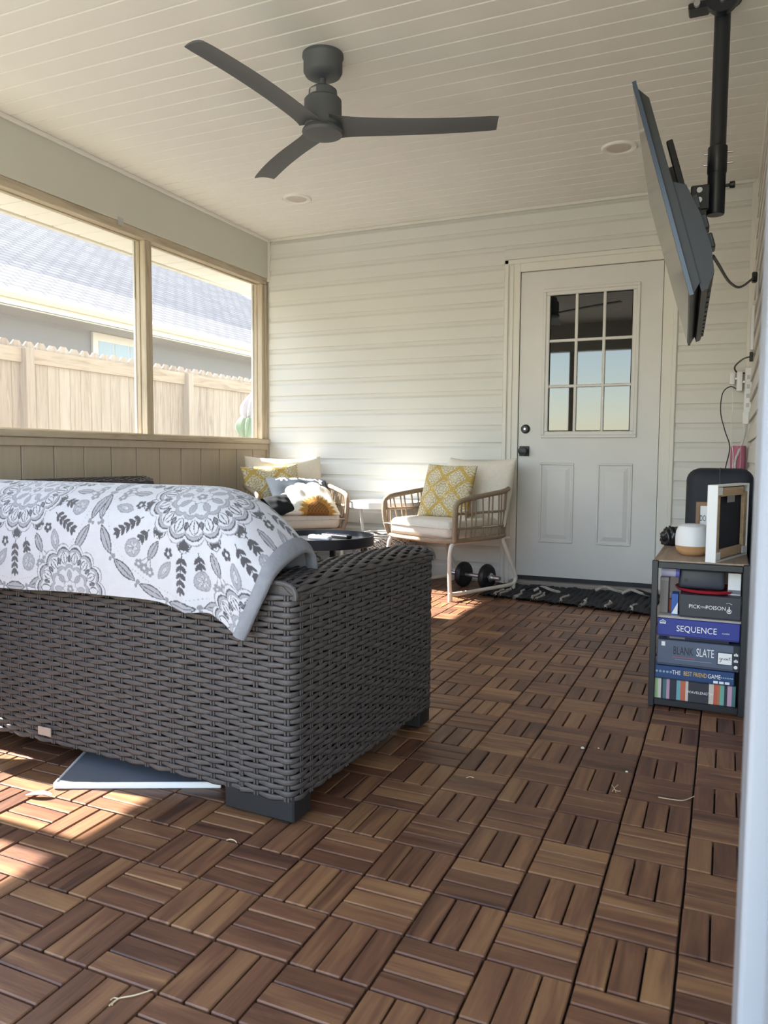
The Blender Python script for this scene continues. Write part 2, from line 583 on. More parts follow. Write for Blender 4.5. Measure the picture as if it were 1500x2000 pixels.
# ---- ceiling planks
cb = MB(); cb.box(XL - 0.14, XR + 0.1, YF - 0.3, YB + 0.1, ZC + 0.012, ZC + 0.06)
ceiling = struct('ceiling', cb, M['ceil'], label='cream beadboard porch ceiling')
pk = MB(); pw = 0.106
pk.prism([(-pw / 2, 0.014), (-pw / 2, 0.007), (-pw / 2 + 0.005, 0.007), (-pw / 2 + 0.009, 0), (pw / 2 - 0.001, 0), (pw / 2, 0.002), (pw / 2, 0.014)], XL + 0.012, XR - 0.002, 'yz')
pk_me = pk.mesh('ceiling_plank'); pk_me.materials.append(M['ceil'])
y = YB - 0.02 - pw / 2
while y > YF - 0.2:
    p_ = bpy.data.objects.new('ceiling_plank', pk_me); COL.objects.link(p_)
    p_.parent = ceiling; p_.location = (0, y, ZC)
    y -= pw
cm = MB(); cm.box(XL + 0.012, XL + 0.03, YF, YB - 0.02, ZC - 0.022, ZC, bevel=0.003)
obj('edge_channel', cm, M['ceil'], ceiling)
cm = MB(); cm.box(XL + 0.03, XR - 0.03, YB - 0.03, YB - 0.014, ZC - 0.02, ZC, bevel=0.003)
obj('edge_channel', cm, M['white_trim'], ceiling)
cm = MB(); cm.box(XR - 0.018, XR - 0.001, YF + 0.1, YB - 0.05, ZC - 0.022, ZC, bevel=0.003)
obj('edge_channel', cm, M['ceil'], ceiling)

# ---- left wall: grooved taupe boards, cap, pine window framing, wrapped beam
SILL = 0.988
lw = MB(); lw.box(XL - 0.10, XL - 0.012, YF - 0.1, YB, -0.06, 0.95)
wall_left = struct('wall_left', lw, M['taupe'], label='low taupe board wall under the screened windows')
bw = 0.2095
yy = 3.695 + bw
while yy > YF:
    y1, y0 = min(yy, YB - 0.035), max(yy - bw, YF)
    b_ = MB(); b_.box(XL - 0.013, XL, y0 + 0.0035, y1 - 0.0035, 0.0, 0.915, bevel=0.002)
    obj('board', b_, M['taupe'], wall_left)
    yy -= bw
b_ = MB(); b_.box(XL - 0.012, XL + 0.016, YF, YB - 0.022, 0.905, 0.950, bevel=0.003); obj('apron_board', b_, M['taupe'], wall_left)
b_ = MB(); b_.box(XL - 0.10, XL + 0.030, YF, YB - 0.018, 0.950, SILL, bevel=0.004); obj('cap_rail', b_, M['frame_y'], wall_left)
b_ = MB(); b_.box(XL - 0.012, XL + 0.018, YB - 0.036, YB - 0.017, 0.0, 0.950, bevel=0.003); obj('corner_stop', b_, M['frame'], wall_left)
hb = MB(); hb.box(XL - 0.12, XL + 0.012, YF - 0.1, YB, 2.215, ZC + 0.01, bevel=0.002)
beam = struct('trim_3', hb, M['beam'], label='pale metal-wrapped beam above the screened windows')
b_ = MB(); b_.box(XL - 0.09, XL + 0.004, YF, YB - 0.02, 2.166, 2.215, bevel=0.003); obj('nailer_strip', b_, M['frame_y'], beam)
b_ = MB(); b_.box(XL + 0.0125, XL + 0.014, 2.30, 2.345, 2.19, 2.235); obj('metal_tie', b_, M['steel'], beam)
RD = 0.088                                  # depth of the window reveal
posts = [(3.832, YB - 0.002), (2.541, 2.602), (1.246, 1.307), (-0.050, 0.011)]
for ya, yb in posts:
    b_ = MB(); b_.box(XL - RD, XL - 0.002, ya, yb, SILL, 2.166, bevel=0.003)
    obj('mullion_post', b_, M['frame'], beam)
b_ = MB(); b_.box(XL - 0.002, XL + 0.006, 3.868, YB - 0.022, SILL, 2.166, bevel=0.002); obj('corner_strip', b_, M['frame'], beam)
spans = [(2.602, 3.832), (1.307, 2.541), (0.011, 1.246), (YF, -0.050)]
for n_, (ya, yb) in enumerate(spans):
    w_ = bpy.data.objects.new('window_%d' % (n_ + 1), None); COL.objects.link(w_)
    w_['kind'] = 'structure'; w_['label'] = ['screened porch window nearest the corner', 'screened porch window left of the pine mullion', 'screened porch window behind the wicker sofa', 'screened porch window nearest the entry'][n_]
    xm = XL - 0.055
    for nm, (p0, p1, q0, q1), mm_ in (('side_stop', (ya, ya + 0.008, SILL, 2.166), 'frame'), ('side_stop', (yb - 0.008, yb, SILL, 2.166), 'frame'), ('bottom_stop', (ya + 0.008, yb - 0.008, SILL, SILL + 0.008), 'frame_y'), ('top_stop', (ya + 0.008, yb - 0.008, 2.158, 2.166), 'frame_y')):
        b_ = MB(); b_.box(xm - 0.012, xm + 0.012, p0, p1, q0, q1, bevel=0.002); obj(nm, b_, M[mm_], w_)
    b_ = MB(); b_.box(xm - 0.0145, xm - 0.0135, ya + 0.001, yb - 0.001, SILL + 0.001, 2.165); obj('screen', b_, M['mesh'], w_)
    b_ = MB(); b_.box(XL - RD - 0.004, XL - RD + 0.010, yb - 0.010, yb, SILL, 2.166, bevel=0.002); obj('outer_bead', b_, M['white_trim'], w_)

# ---- front end (behind the camera): low wall, beam, open screens; the near door jamb shows at the right
fb = MB(); fb.box(XL, -1.56, YF - 0.1, YF, -0.06, 0.9)
wall_front = struct('wall_front', fb, M['taupe'], label='low front wall of the porch')
b_ = MB(); b_.box(XL - 0.1, XR + 0.1, YF - 0.1, YF, 2.17, ZC + 0.02); obj('front_beam', b_, M['beam'], wall_front)
b_ = MB(); b_.box(-1.62, -1.54, YF - 0.1, YF, 0, 2.17, bevel=0.003); obj('front_post', b_, M['frame'], wall_front)
b_ = MB(); b_.box(XL - 0.1, XL, YF - 0.1, YF, 0, 2.17, bevel=0.003); obj('front_post', b_, M['frame'], wall_front)
b_ = MB(); b_.box(XL, -1.62, YF - 0.1, YF + 0.02, 0.9, 0.945, bevel=0.003); obj('front_cap', b_, M['frame'], wall_front)
jb = MB()
jb.box(0.2205, 0.24, YF - 0.02, YF + 0.10, -0.02, 2.17, bevel=0.003)
jb.box(0.236, XR, YF - 0.09, YF + 0.085, -0.02, 2.17, bevel=0.003)
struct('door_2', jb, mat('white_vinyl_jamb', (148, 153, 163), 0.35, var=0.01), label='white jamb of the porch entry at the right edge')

# ---- soffit outside the windows
sf = MB(); sf.box(XL - 0.52, XL - 0.12, -2, 6.5, 2.252, 2.27)
soffit = struct('trim_4', sf, M['ceil'], label='cream soffit boards outside the windows')
yy = 5.4
sp = MB(); sp.box(XL - 0.50, XL - 0.12, -0.095, 0.095, 2.236, 2.252, bevel=0.004)
sp_me = sp.mesh('soffit_board'); sp_me.materials.append(M['ceil'])
while yy > 0:
    s_ = bpy.data.objects.new('soffit_board', sp_me); COL.objects.link(s_); s_.parent = soffit; s_.location = (0, yy, 0)
    yy -= 0.2
b_ = MB(); b_.box(XL - 0.53, XL - 0.50, -2, 6.5, 2.222, 2.42, bevel=0.003); obj('fascia', b_, M['white_trim'], soffit)
rf = MB(); rf.prism([(XL - 0.62, 2.40), (XL - 0.62, 2.43), (1.5, 3.35), (1.5, 3.3)], -2, 6.5, 'xz')
obj('porch_roof', rf, mat('porch_roof_felt', (70, 68, 66), 0.9), soffit)
# ---- ground outside
g_ = MB(); g_.box(-40, 12, -25, 40, -0.5, -0.12)
struct('ground', g_, mat('dry_lawn', (156, 153, 136), 0.95, var=0.25, scale=1.5, bump=0.5, bscale=30), label='dry lawn outside the porch')

# ---- back door
DX0, DX1, DZ0, DZ1 = -1.092, -0.196, 0.062, 2.088
YD = YB - 0.004
db = MB()
FRX0, FRX1, FRZ0, FRZ1 = -0.940, -0.329, 0.992, 1.968
yd0, yd1 = YD, YD + 0.044
gx0, gx1, gz0, gz1 = FRX0 + 0.03, FRX1 - 0.03, FRZ0 + 0.03, FRZ1 - 0.03
db.box(DX0, gx0, yd0, yd1, DZ0, DZ1); db.box(gx1, DX1, yd0, yd1, DZ0, DZ1)
db.box(gx0, gx1, yd0, yd1, DZ0, gz0); db.box(gx0, gx1, yd0, yd1, gz1, DZ1)
door = struct('door_1', db, M['door'], label='white nine-pane back door')
def ring_frame(x0, x1, z0, z1, w, y0, y1, bevel=0.004):
    b_ = MB()
    b_.box(x0, x1, y0, y1, z1 - w, z1, bevel=bevel); b_.box(x0, x1, y0, y1, z0, z0 + w, bevel=bevel)
    b_.box(x0, x0 + w, y0, y1, z0 + w - 0.002, z1 - w + 0.002, bevel=bevel); b_.box(x1 - w, x1, y0, y1, z0 + w - 0.002, z1 - w + 0.002, bevel=bevel)
    return b_
lf = obj('lite_frame', ring_frame(FRX0, FRX1, FRZ0, FRZ1, 0.022, YD - 0.012, YD + 0.002), M['door'], door)
obj('inner_bead', ring_frame(FRX0 + 0.018, FRX1 - 0.018, FRZ0 + 0.018, FRZ1 - 0.018, 0.026, YD - 0.006, YD + 0.010), M['door'], lf)
ix0, ix1, iz0, iz1 = FRX0 + 0.042, FRX1 - 0.042, FRZ0 + 0.042, FRZ1 - 0.042
pwid, phei = (ix1 - ix0) / 3, (iz1 - iz0) / 3
for a in range(3):
    for c in range(3):
        b_ = MB(); b_.box(ix0 + a * pwid + 0.008, ix0 + (a + 1) * pwid - 0.008, YD + 0.010, YD + 0.016, iz0 + c * phei + 0.008, iz0 + (c + 1) * phei - 0.008)
        obj('glass_pane', b_, M['door_glass'], door)
for a in (1, 2):
    b_ = MB(); b_.box(ix0 + a * pwid - 0.0095, ix0 + a * pwid + 0.0095, YD - 0.004, YD + 0.012, iz0, iz1, bevel=0.004); obj('muntin', b_, M['door'], door)
    b_ = MB(); b_.box(ix0, ix1, YD - 0.003, YD + 0.012, iz0 + a * phei - 0.0095, iz0 + a * phei + 0.0095, bevel=0.004); obj('muntin', b_, M['door'], door)
b_ = MB(); b_.box(CAS_L + 0.05, CAS_R - 0.05, yd1 + 0.001, yd1 + 0.06, 0.0, CAS_T - 0.04); obj('light_leak_blocker', b_, M['white_trim'], door)  # unseen sheet added behind the door to block daylight through the slab gaps
b_ = MB(); b_.box(gx0 - 0.01, gx1 + 0.01, yd1 - 0.012, yd1, gz0 - 0.01, gz1 + 0.01); obj('glass_backing', b_, M['black'], door)
for (pa, pb) in ((-0.942, -0.715), (-0.568, -0.345)):
    pz0, pz1 = 0.293, 0.828
    pn = obj('raised_panel', ring_frame(pa, pb, pz0, pz1, 0.016, YD - 0.007, YD + 0.002, 0.0045), M['door'], door)
    b_ = MB()
    a_ = 0.028; c_ = 0.055
    q0 = [(pa + a_, YD - 0.0005, pz0 + a_), (pb - a_, YD - 0.0005, pz0 + a_), (pb - a_, YD - 0.0005, pz1 - a_), (pa + a_, YD - 0.0005, pz1 - a_)]
    q1 = [(pa + c_, YD - 0.007, pz0 + c_), (pb - c_, YD - 0.007, pz0 + c_), (pb - c_, YD - 0.007, pz1 - c_), (pa + c_, YD - 0.007, pz1 - c_)]
    b_.add(q0 + q1, [(4, 5, 6, 7)] + [(i, (i + 1) % 4, 4 + (i + 1) % 4, 4 + i) for i in range(4)] + [(3, 2, 1, 0)])
    obj('panel_field', b_, M['door'], pn)
b_ = MB().lathe([(0.001, -0.026), (0.020, -0.026), (0.023, -0.022), (0.030, -0.010), (0.031, 0)], 28, (-1.044, YD, 1.053), 'y')
db_ = obj('deadbolt', b_, M['black'], door)
obj('keyhole', MB().lathe([(0.001, -0.030), (0.007, -0.030), (0.008, -0.024)], 14, (-1.044, YD, 1.053), 'y'), M['steel'], db_)
hs = obj('handle_rosette', MB().box(-1.082, -1.016, YD - 0.012, YD, 0.872, 0.938, bevel=0.003), M['black'], door)
obj('knob', MB().lathe([(0.012, -0.012), (0.012, -0.035), (0.024, -0.042), (0.028, -0.055), (0.026, -0.066), (0.012, -0.070), (0.001, -0.070)], 24, (-1.050, YD, 0.905), 'y'), M['black'], hs)
obj('door_sweep', MB().box(DX0, DX1, YD - 0.006, YD + 0.02, 0.034, 0.062), M['rubber'], door)
obj('threshold', MB().box(DX0 - 0.03, DX1 + 0.03, YB - 0.075, YB + 0.05, 0.002, 0.034, bevel=0.005), mat('mill_aluminium_sill', (150, 142, 134), 0.45, metal=0.3), door)
ct = MB()
for x0, x1, s in ((CAS_L, DX0 - 0.004, 1), (DX1 + 0.004, CAS_R, -1)):
    ct.box(x0, x1, YB - 0.016, YB + 0.03, 0.0, CAS_T, bevel=0.003)
    if s == 1:
        ct.box(x0 + 0.004, x0 + 0.032, YB - 0.028, YB - 0.010, 0.0, CAS_T, bevel=0.004); ct.box(x0 + 0.04, x0 + 0.066, YB - 0.022, YB - 0.010, 0.0, CAS_T - 0.04, bevel=0.003)
    else:
        ct.box(x1 - 0.032, x1 - 0.004, YB - 0.028, YB - 0.010, 0.0, CAS_T, bevel=0.004)
ct.box(DX0 - 0.005, DX1 + 0.005, YB - 0.016, YB + 0.03, DZ1 + 0.004, CAS_T, bevel=0.003)
ct.box(CAS_L + 0.004, CAS_R - 0.004, YB - 0.028, YB - 0.010, CAS_T - 0.034, CAS_T - 0.004, bevel=0.004)
struct('trim_5', ct, M['white_trim'], label='white casing around the back door')

# ================================================================== OUTSIDE
FX = -6.0
fence = thing('wooden_fence', 'unpainted dog-ear plank fence outside the windows', 'fence', (FX, 5, -0.10))
FM = wood_mat('weathered_pine', (108, 88, 68), (142, 123, 100), (160, 143, 122), 0.8, axis=2, objvar=0.14, gscale=0.6)
FMy = wood_mat('weathered_pine_rail', (112, 88, 64), (150, 128, 100), (166, 146, 120), 0.8, axis=1, objvar=0.05, gscale=0.6)
pk = MB(); hh = 2.04; w2 = 0.0685
pk.prism([(-w2, 0), (w2, 0), (w2, hh - 0.045), (w2 - 0.038, hh), (-w2 + 0.038, hh), (-w2, hh - 0.045)], -0.012, 0.006, 'yz')
pk_me = pk.mesh('picket'); pk_me.materials.append(FM)
for k in range(-30, 46):
    p_ = bpy.data.objects.new('picket', pk_me); COL.objects.link(p_); p_.parent = fence
    p_.location = (0, k * 0.1425 - 0.036, random.uniform(-0.008, 0.008))
for yp in (-3.2, -0.82, 1.60, 4.05):
    b_ = MB(); b_.box(0.006, 0.10, yp - 0.048, yp + 0.048, 0, 1.97, bevel=0.004); obj('post', b_, FM, fence)
for za in (1.83, 0.95, 0.25):
    for ya, yb in ((-4.3, -3.25), (-3.15, -0.87), (-0.77, 1.55), (1.65, 4.0), (4.1, 6.4)):
        b_ = MB(); b_.box(0.006, 0.045, ya, yb, za, za + 0.14, bevel=0.003); obj('rail', b_, FMy, fence)

house = thing('neighbour_house', 'grey neighbouring house with shingled roof beyond the fence', 'house', (-9.3, 9, 0.04))
def lap_mat():
    mt = mat('dark_grey_lap_siding', (74, 73, 72), 0.6, var=0.05)
    n, l = mt.node_tree.nodes, mt.node_tree.links
    wv = n.new('ShaderNodeTexWave'); wv.wave_type = 'BANDS'; wv.bands_direction = 'Z'; wv.wave_profile = 'SAW'
    wv.inputs['Scale'].default_value = 1.6
    tc = n.new('ShaderNodeTexCoord'); l.new(tc.outputs['Object'], wv.inputs['Vector'])
    bp = n.new('ShaderNodeBump'); bp.inputs['Strength'].default_value = 0.6; bp.inputs['Distance'].default_value = 0.02
    l.new(wv.outputs[0], bp.inputs['Height']); l.new(bp.outputs[0], n['Principled BSDF'].inputs['Normal'])
    return mt
obj('wall', MB().box(-7, 0, -16, 9.8, 0, 3.0), lap_mat(), house)
def shingle_mat():
    mt = mat('grey_shingles', (150, 144, 142), 0.9, var=0.1, scale=3)
    n, l = mt.node_tree.nodes, mt.node_tree.links
    bk = n.new('ShaderNodeTexBrick')
    bk.inputs['Scale'].default_value = 1.0; bk.inputs['Brick Width'].default_value = 0.32; bk.inputs['Row Height'].default_value = 0.15
    bk.inputs['Mortar Size'].default_value = 0.018; bk.inputs['Mortar Smooth'].default_value = 0.3
    bk.inputs['Color1'].default_value = lin((98, 95, 94)); bk.inputs['Color2'].default_value = lin((80, 77, 78)); bk.inputs['Mortar'].default_value = lin((42, 40, 42))
    tc = n.new('ShaderNodeTexCoord'); sp_ = n.new('ShaderNodeSeparateXYZ'); cm_ = n.new('ShaderNodeCombineXYZ')
    l.new(tc.outputs['Object'], sp_.inputs[0])
    l.new(sp_.outputs['Y'], cm_.inputs['X']); 
    mz = n.new('ShaderNodeMath'); mz.operation = 'MULTIPLY'; mz.inputs[1].default_value = 1.9
    l.new(sp_.outputs['Z'], mz.inputs[0]); l.new(mz.outputs[0], cm_.inputs['Y'])
    l.new(cm_.outputs[0], bk.inputs['Vector'])
    l.new(bk.outputs['Color'], n['Principled BSDF'].inputs['Base Color'])
    return mt
ez = 3.05
rb = MB()
s_ = 0.62
ridge_d = 7.0
e0, e1 = -18.0, 10.2
rb.add([(0.55, e0, ez), (0.55, e1, ez), (0.55 - ridge_d, e1 - ridge_d * 0.53, ez + s_ * ridge_d), (0.55 - ridge_d, e0, ez + s_ * ridge_d),
        (0.55, e0, ez - 0.06), (0.55, e1, ez - 0.06), (0.55 - 2 * ridge_d, e1, ez), (0.55 - 2 * ridge_d, e0, ez)],
       [(0, 1, 2, 3), (1, 6, 2), (3, 2, 6, 7), (0, 4, 5, 1), (4, 7, 6, 5), (0, 3, 7, 4), (1, 5, 6)])
obj('roof', rb, shingle_mat(), house)
obj('fascia', MB().box(0.50, 0.56, e0, e1, ez - 0.22, ez - 0.02), mat('cream_fascia', (196, 186, 158), 0.5), house)
obj('gutter', MB().prism([(0.56, ez - 0.02), (0.56, ez - 0.13), (0.62, ez - 0.13), (0.67, ez - 0.07), (0.67, ez - 0.01), (0.655, ez - 0.01), (0.655, ez - 0.05)], e0, e1, 'xz'), mat('cream_gutter', (200, 191, 164), 0.4), house)
obj('soffit', MB().box(0.0, 0.56, e0, e1, ez - 0.24, ez - 0.21), mat('tan_soffit', (150, 140, 118), 0.6), house)
wn = obj('window', MB().box(0.0, 0.05, -0.60, 0.72, 1.0, 2.80, bevel=0.005), mat('cream_window_trim', (176, 170, 156), 0.5), house)
GL = glass_mat('pale_window_glass', (96, 116, 124), 0.08, 1.5)
for a in range(3):
    for c in range(5):
        obj('pane', MB().box(0.05, 0.056, -0.48 + a * 0.36, -0.48 + a * 0.36 + 0.335, 1.12 + c * 0.315, 1.12 + c * 0.315 + 0.29), GL, wn)

# hanging cloth outside, beside the corner post
um = thing('hanging_cloth', 'green and grey cloth bundle hanging outside the corner window', 'cloth', (-3.50, 4.27, 0.0))
prof = []
def cone_cloth(top, bot, r0, seed, a0=0):
    vs, fs = [], []
    n_, rows = 28, 16
    for i in range(rows + 1):
        t = i / rows
        c = Vector(top).lerp(Vector(bot), t)
        r_ = r0 * (math.sin(math.pi * min(1, t * 1.0)) ** 0.75 * (0.55 + 0.45 * math.sin(t * 2.2)) + 0.02)
        for k in range(n_):
            a = 2 * math.pi * k / n_
            rr = r_ * (1 + 0.42 * math.cos(7 * a + seed) * (0.3 + 0.7 * t) + 0.2 * math.cos(2 * a))
            vs.append(c + Vector((rr * math.cos(a), rr * math.sin(a), 0)))
    for i in range(rows):
        for k in range(n_):
            k2 = (k + 1) % n_
            fs.append((i * n_ + k, i * n_ + k2, (i + 1) * n_ + k2, (i + 1) * n_ + k))
    return MB().add(vs, fs, True)
obj('green_cloth', cone_cloth((0.0, 0.02, 1.26), (0.0, -0.05, 1.0), 0.075, 1), mat('green_canvas', (92, 120, 90), 0.85, var=0.15, bump=0.2), um)
obj('grey_cloth', cone_cloth((0.0, 0.09, 1.42), (0.01, -0.03, 1.14), 0.066, 2), mat('grey_canvas', (150, 146, 152), 0.85, var=0.2, bump=0.2), um)
obj('hanging_cord', MB().tube([(0.0, 0.11, 2.236), (0.0, 0.10, 1.8), (0.0, 0.09, 1.40)], 0.003), M['white_gloss'], um)

# ================================================================== CEILING THINGS
def recessed(x, y, label):
    t = thing('recessed_light', label, 'ceiling light', (x, y, ZC))
    obj('trim_ring', MB().lathe([(0.062, 0.0), (0.062, -0.004), (0.070, -0.010), (0.088, -0.010), (0.094, -0.004), (0.095, 0.001)], 40, cap=False), M['white_gloss'], t)
    obj('lens', MB().lathe([(0.0635, -0.0045), (0.03, -0.0035), (0.001, -0.003)], 32, cap=False), mat('frosted_lens', (196, 184, 176), 0.5), t)
recessed(-2.376, 3.161, 'round white recessed light behind the ceiling fan')
recessed(-0.380, 3.112, 'round white recessed light beside the television')

fan = thing('ceiling_fan', 'black three-blade ceiling fan, greyed with painted haze, on a short downrod', 'ceiling fan', (-1.375, 1.662, ZC))
obj('canopy', MB().lathe([(0.084, 0.0), (0.085, -0.012), (0.080, -0.018), (0.080, -0.068), (0.072, -0.082), (0.045, -0.092), (0.012, -0.095)], 40), M['fan'], fan)
obj('downrod', MB().lathe([(0.0125, -0.09), (0.0125, -0.165)], 16), M['fan'], fan)
mh = obj('motor_housing', MB().lathe([(0.014, -0.130), (0.045, -0.132), (0.058, -0.142), (0.060, -0.170), (0.070, -0.174), (0.077, -0.182), (0.078, -0.250), (0.074, -0.290)], 40), M['fan'], fan)
obj('bottom_cap', MB().lathe([(0.074, -0.288), (0.084, -0.300), (0.086, -0.308), (0.080, -0.318), (0.050, -0.324), (0.001, -0.326)], 40), M['fan'], fan)
b_ = MB()
for k in range(7):
    pass
arcp = [(0.0612 * math.cos(a), 0.0612 * math.sin(a)) for a in np.linspace(R(-118), R(-88), 6)]
vs = [(x, y, -0.149) for x, y in arcp] + [(x, y, -0.167) for x, y in arcp]
b_.add(vs, [(i, i + 1, i + 7, i + 6) for i in range(5)])
obj('maker_plate', b_, mat('pewter_plate', (176, 174, 170), 0.4, metal=0.3), mh)
def blade():
    """swept tapering blade along +x, twisted and slightly cambered"""
    rows, n_ = 22, 9
    top, bot = [], []
    for i in range(rows + 1):
        t = i / rows
        x = 0.035 + 0.685 * t
        ch = 0.132 * (1 - 0.18 * t) * (1 + 0.28 * math.exp(-t / 0.07))
        if t > 0.985:
            ch *= 0.94
        tw = -(R(5) * (1 - t) ** 1.8 + R(7))
        sw = -0.012 + 0.030 * math.sin(t * 2.4)
        lift = -0.012 + 0.016 * t
        for k in range(n_):
            s = k / (n_ - 1) - 0.5
            cam_ = 0.010 * (1 - 4 * s * s)
            th = 0.0065 * (1 - (2 * s) ** 2) ** 0.5 + 0.0008
            y, z_ = s * ch, cam_
            yy_, zz = y * math.cos(tw) - z_ * math.sin(tw) + sw, y * math.sin(tw) + z_ * math.cos(tw) + lift
            top.append((x, yy_, zz + th / 2)); bot.append((x, yy_, zz - th / 2))
    N = len(top); fs = []
    for i in range(rows):
        for k in range(n_ - 1):
            a = i * n_ + k
            fs.append((a, a + 1, a + n_ + 1, a + n_)); fs.append((N + a, N + a + n_, N + a + n_ + 1, N + a + 1))
        for k in (0, n_ - 1):
            a = i * n_ + k
            fs.append((a, a + n_, N + a + n_, N + a))
    for i in (0, rows):
        for k in range(n_ - 1):
            a = i * n_ + k
            fs.append((a, a + 1, N + a + 1, N + a))
    return MB().add(top + bot, fs, True)
bl_me = blade().mesh('blade'); bl_me.materials.append(M['fan'])
for ang in (-98.5, 21.5, 141.5):
    b2 = bpy.data.objects.new('blade', bl_me); COL.objects.link(b2); b2.parent = fan
    b2.location = (0, 0, -0.278); b2.rotation_euler = (0, 0, R(ang)); edge_split(b2, 50)

# ---- TV mount
PX, PY = 0.130, 1.90
mount = thing('tv_mount', 'black ceiling pole mount holding the tilted television', 'tv mount', (PX, PY, ZC))
obj('ceiling_plate', MB().lathe([(0.062, 0.0), (0.062, -0.006), (0.001, -0.006)], 36), M['black_metal'], mount)
fl_ = obj('swivel_flange', MB().lathe([(0.001, -0.030), (0.055, -0.030), (0.055, -0.062), (0.001, -0.062)], 30, (0, 0, 0.045), 'y'), M['black_metal'], mount)
fl_.location = (0, 0.0, -0.055)
obj('flange_bolt', MB().lathe([(0.001, -0.075), (0.011, -0.075), (0.011, -0.062)], 12, (0, 0, 0.03), 'y'), M['steel'], fl_)
obj('ear_plate', MB().box(-0.115, -0.045, -0.05, 0.02, -0.028, -0.006, bevel=0.005), M['black_metal'], mount)
obj('ear_bolt', MB().lathe([(0.001, -0.012), (0.011, -0.012), (0.011, 0)], 12, (-0.085, -0.05, -0.018), 'y'), M['steel'], mount)
obj('upper_pole', MB().lathe([(0.0275, -0.02), (0.0275, -0.56)], 24), M['black_metal'], mount)
lp = obj('lower_pole', MB().lathe([(0.031, -0.53), (0.031, -0.745), (0.029, -0.75)], 24), M['black_metal'], mount)
obj('collar', MB().lathe([(0.029, -0.505), (0.0335, -0.51), (0.0335, -0.60), (0.030, -0.605)], 24), M['black_metal'], mount)
for zz in (-0.53, -0.568):
    obj('pole_bolt', MB().lathe([(0.004, -0.046), (0.004, 0.052)], 10, (0, 0, zz), 'x'), M['steel'], mount)
kb = obj('lock_knob', MB().lathe([(0.006, 0.03), (0.006, 0.043), (0.012, 0.045), (0.013, 0.060), (0.009, 0.063)], 12, (0, 0, -0.648), 'x'), M['black'], mount)
br = obj('tilt_bracket', MB().box(-0.085, -0.02, -0.035, 0.035, -0.735, -0.645, bevel=0.004), M['black_metal'], mount)
for zz in (-0.665, -0.700):
    obj('bracket_bolt', MB().lathe([(0.001, -0.041), (0.010, -0.041), (0.010, -0.035)], 12, (-0.055, 0, zz), 'y'), M['steel'], br)

# ---- television: local x = width (away from the entry), y = out of the back, z = up the panel
TW, TH = 1.23, 0.69
c0 = Vector((-0.100, 1.26, 1.990)); c1 = Vector((0.083, 1.26, 1.350))
dirw = Vector((-math.sin(R(2.7)), math.cos(R(2.7)), 0.012)).normalized()
upv = (c0 - c1).normalized(); upv = (upv - dirw * upv.dot(dirw)).normalized()
outb = upv.cross(dirw).normalized()
if outb.x < 0:
    outb = -outb
tv = thing('television', 'large flat black television hanging tilted from the ceiling mount', 'television')
mw = Matrix((dirw, outb, upv)).transposed().to_4x4(); mw.translation = (c0 + c1) / 2
tv.matrix_world = mw
HH = (c0 - c1).length / 2
pan = MB(); pan.box(0, TW, 0.0, 0.010, -HH, HH, bevel=0.002)
obj('panel', pan, M['black'], tv)
obj('screen', MB().box(0.008, TW - 0.008, -0.0012, 0.0, -HH + 0.012, HH - 0.008), M['screen'], tv)
obj('bezel_strip', MB().box(-0.0015, 0.0, -0.001, 0.011, -HH, HH), mat('blue_black_bezel', (44, 58, 78), 0.3, spec=0.7), tv)
sh = MB(); sh.add([], [])
sh.prism([(0.010, HH - 0.02), (0.034, HH - 0.06), (0.036, -HH * 0.1), (0.036, -HH + 0.03), (0.010, -HH + 0.004)], 0.01, TW - 0.01, 'yz')
bc = obj('back_shell', sh, M['black'], tv)
bu = MB(); bu.prism([(0.034, 0.015), (0.070, -0.01), (0.086, -0.10), (0.092, -HH + 0.125), (0.082, -HH + 0.050), (0.052, -HH + 0.006), (0.034, -HH + 0.004)], 0.02, TW - 0.02, 'yz')
bg = obj('electronics_hump', bu, M['black'], tv)
for k in range(11):
    obj('vent_slot', MB().box(0.10 + k * 0.095, 0.10 + k * 0.095 + 0.065, 0.050, 0.064, -HH + 0.008, -HH + 0.030), M['rubber'], bg)
for zz, d0 in ((-0.06, 0.078), (-0.125, 0.086), (-0.185, 0.088)):
    obj('boss', MB().box(0.05, 0.12, d0, d0 + 0.018, zz - 0.022, zz + 0.022, bevel=0.003), M['black'], bg)
for xx in (TW / 2 - 0.16, TW / 2 + 0.12):
    obj('mount_rail', MB().box(xx, xx + 0.03, 0.078, 0.100, -0.14, 0.29, bevel=0.003), M['black_metal'], tv)
obj('mount_plate', MB().box(TW / 2 - 0.16, TW / 2 + 0.15, 0.090, 0.098, -0.05, 0.06, bevel=0.003), M['black_metal'], tv)

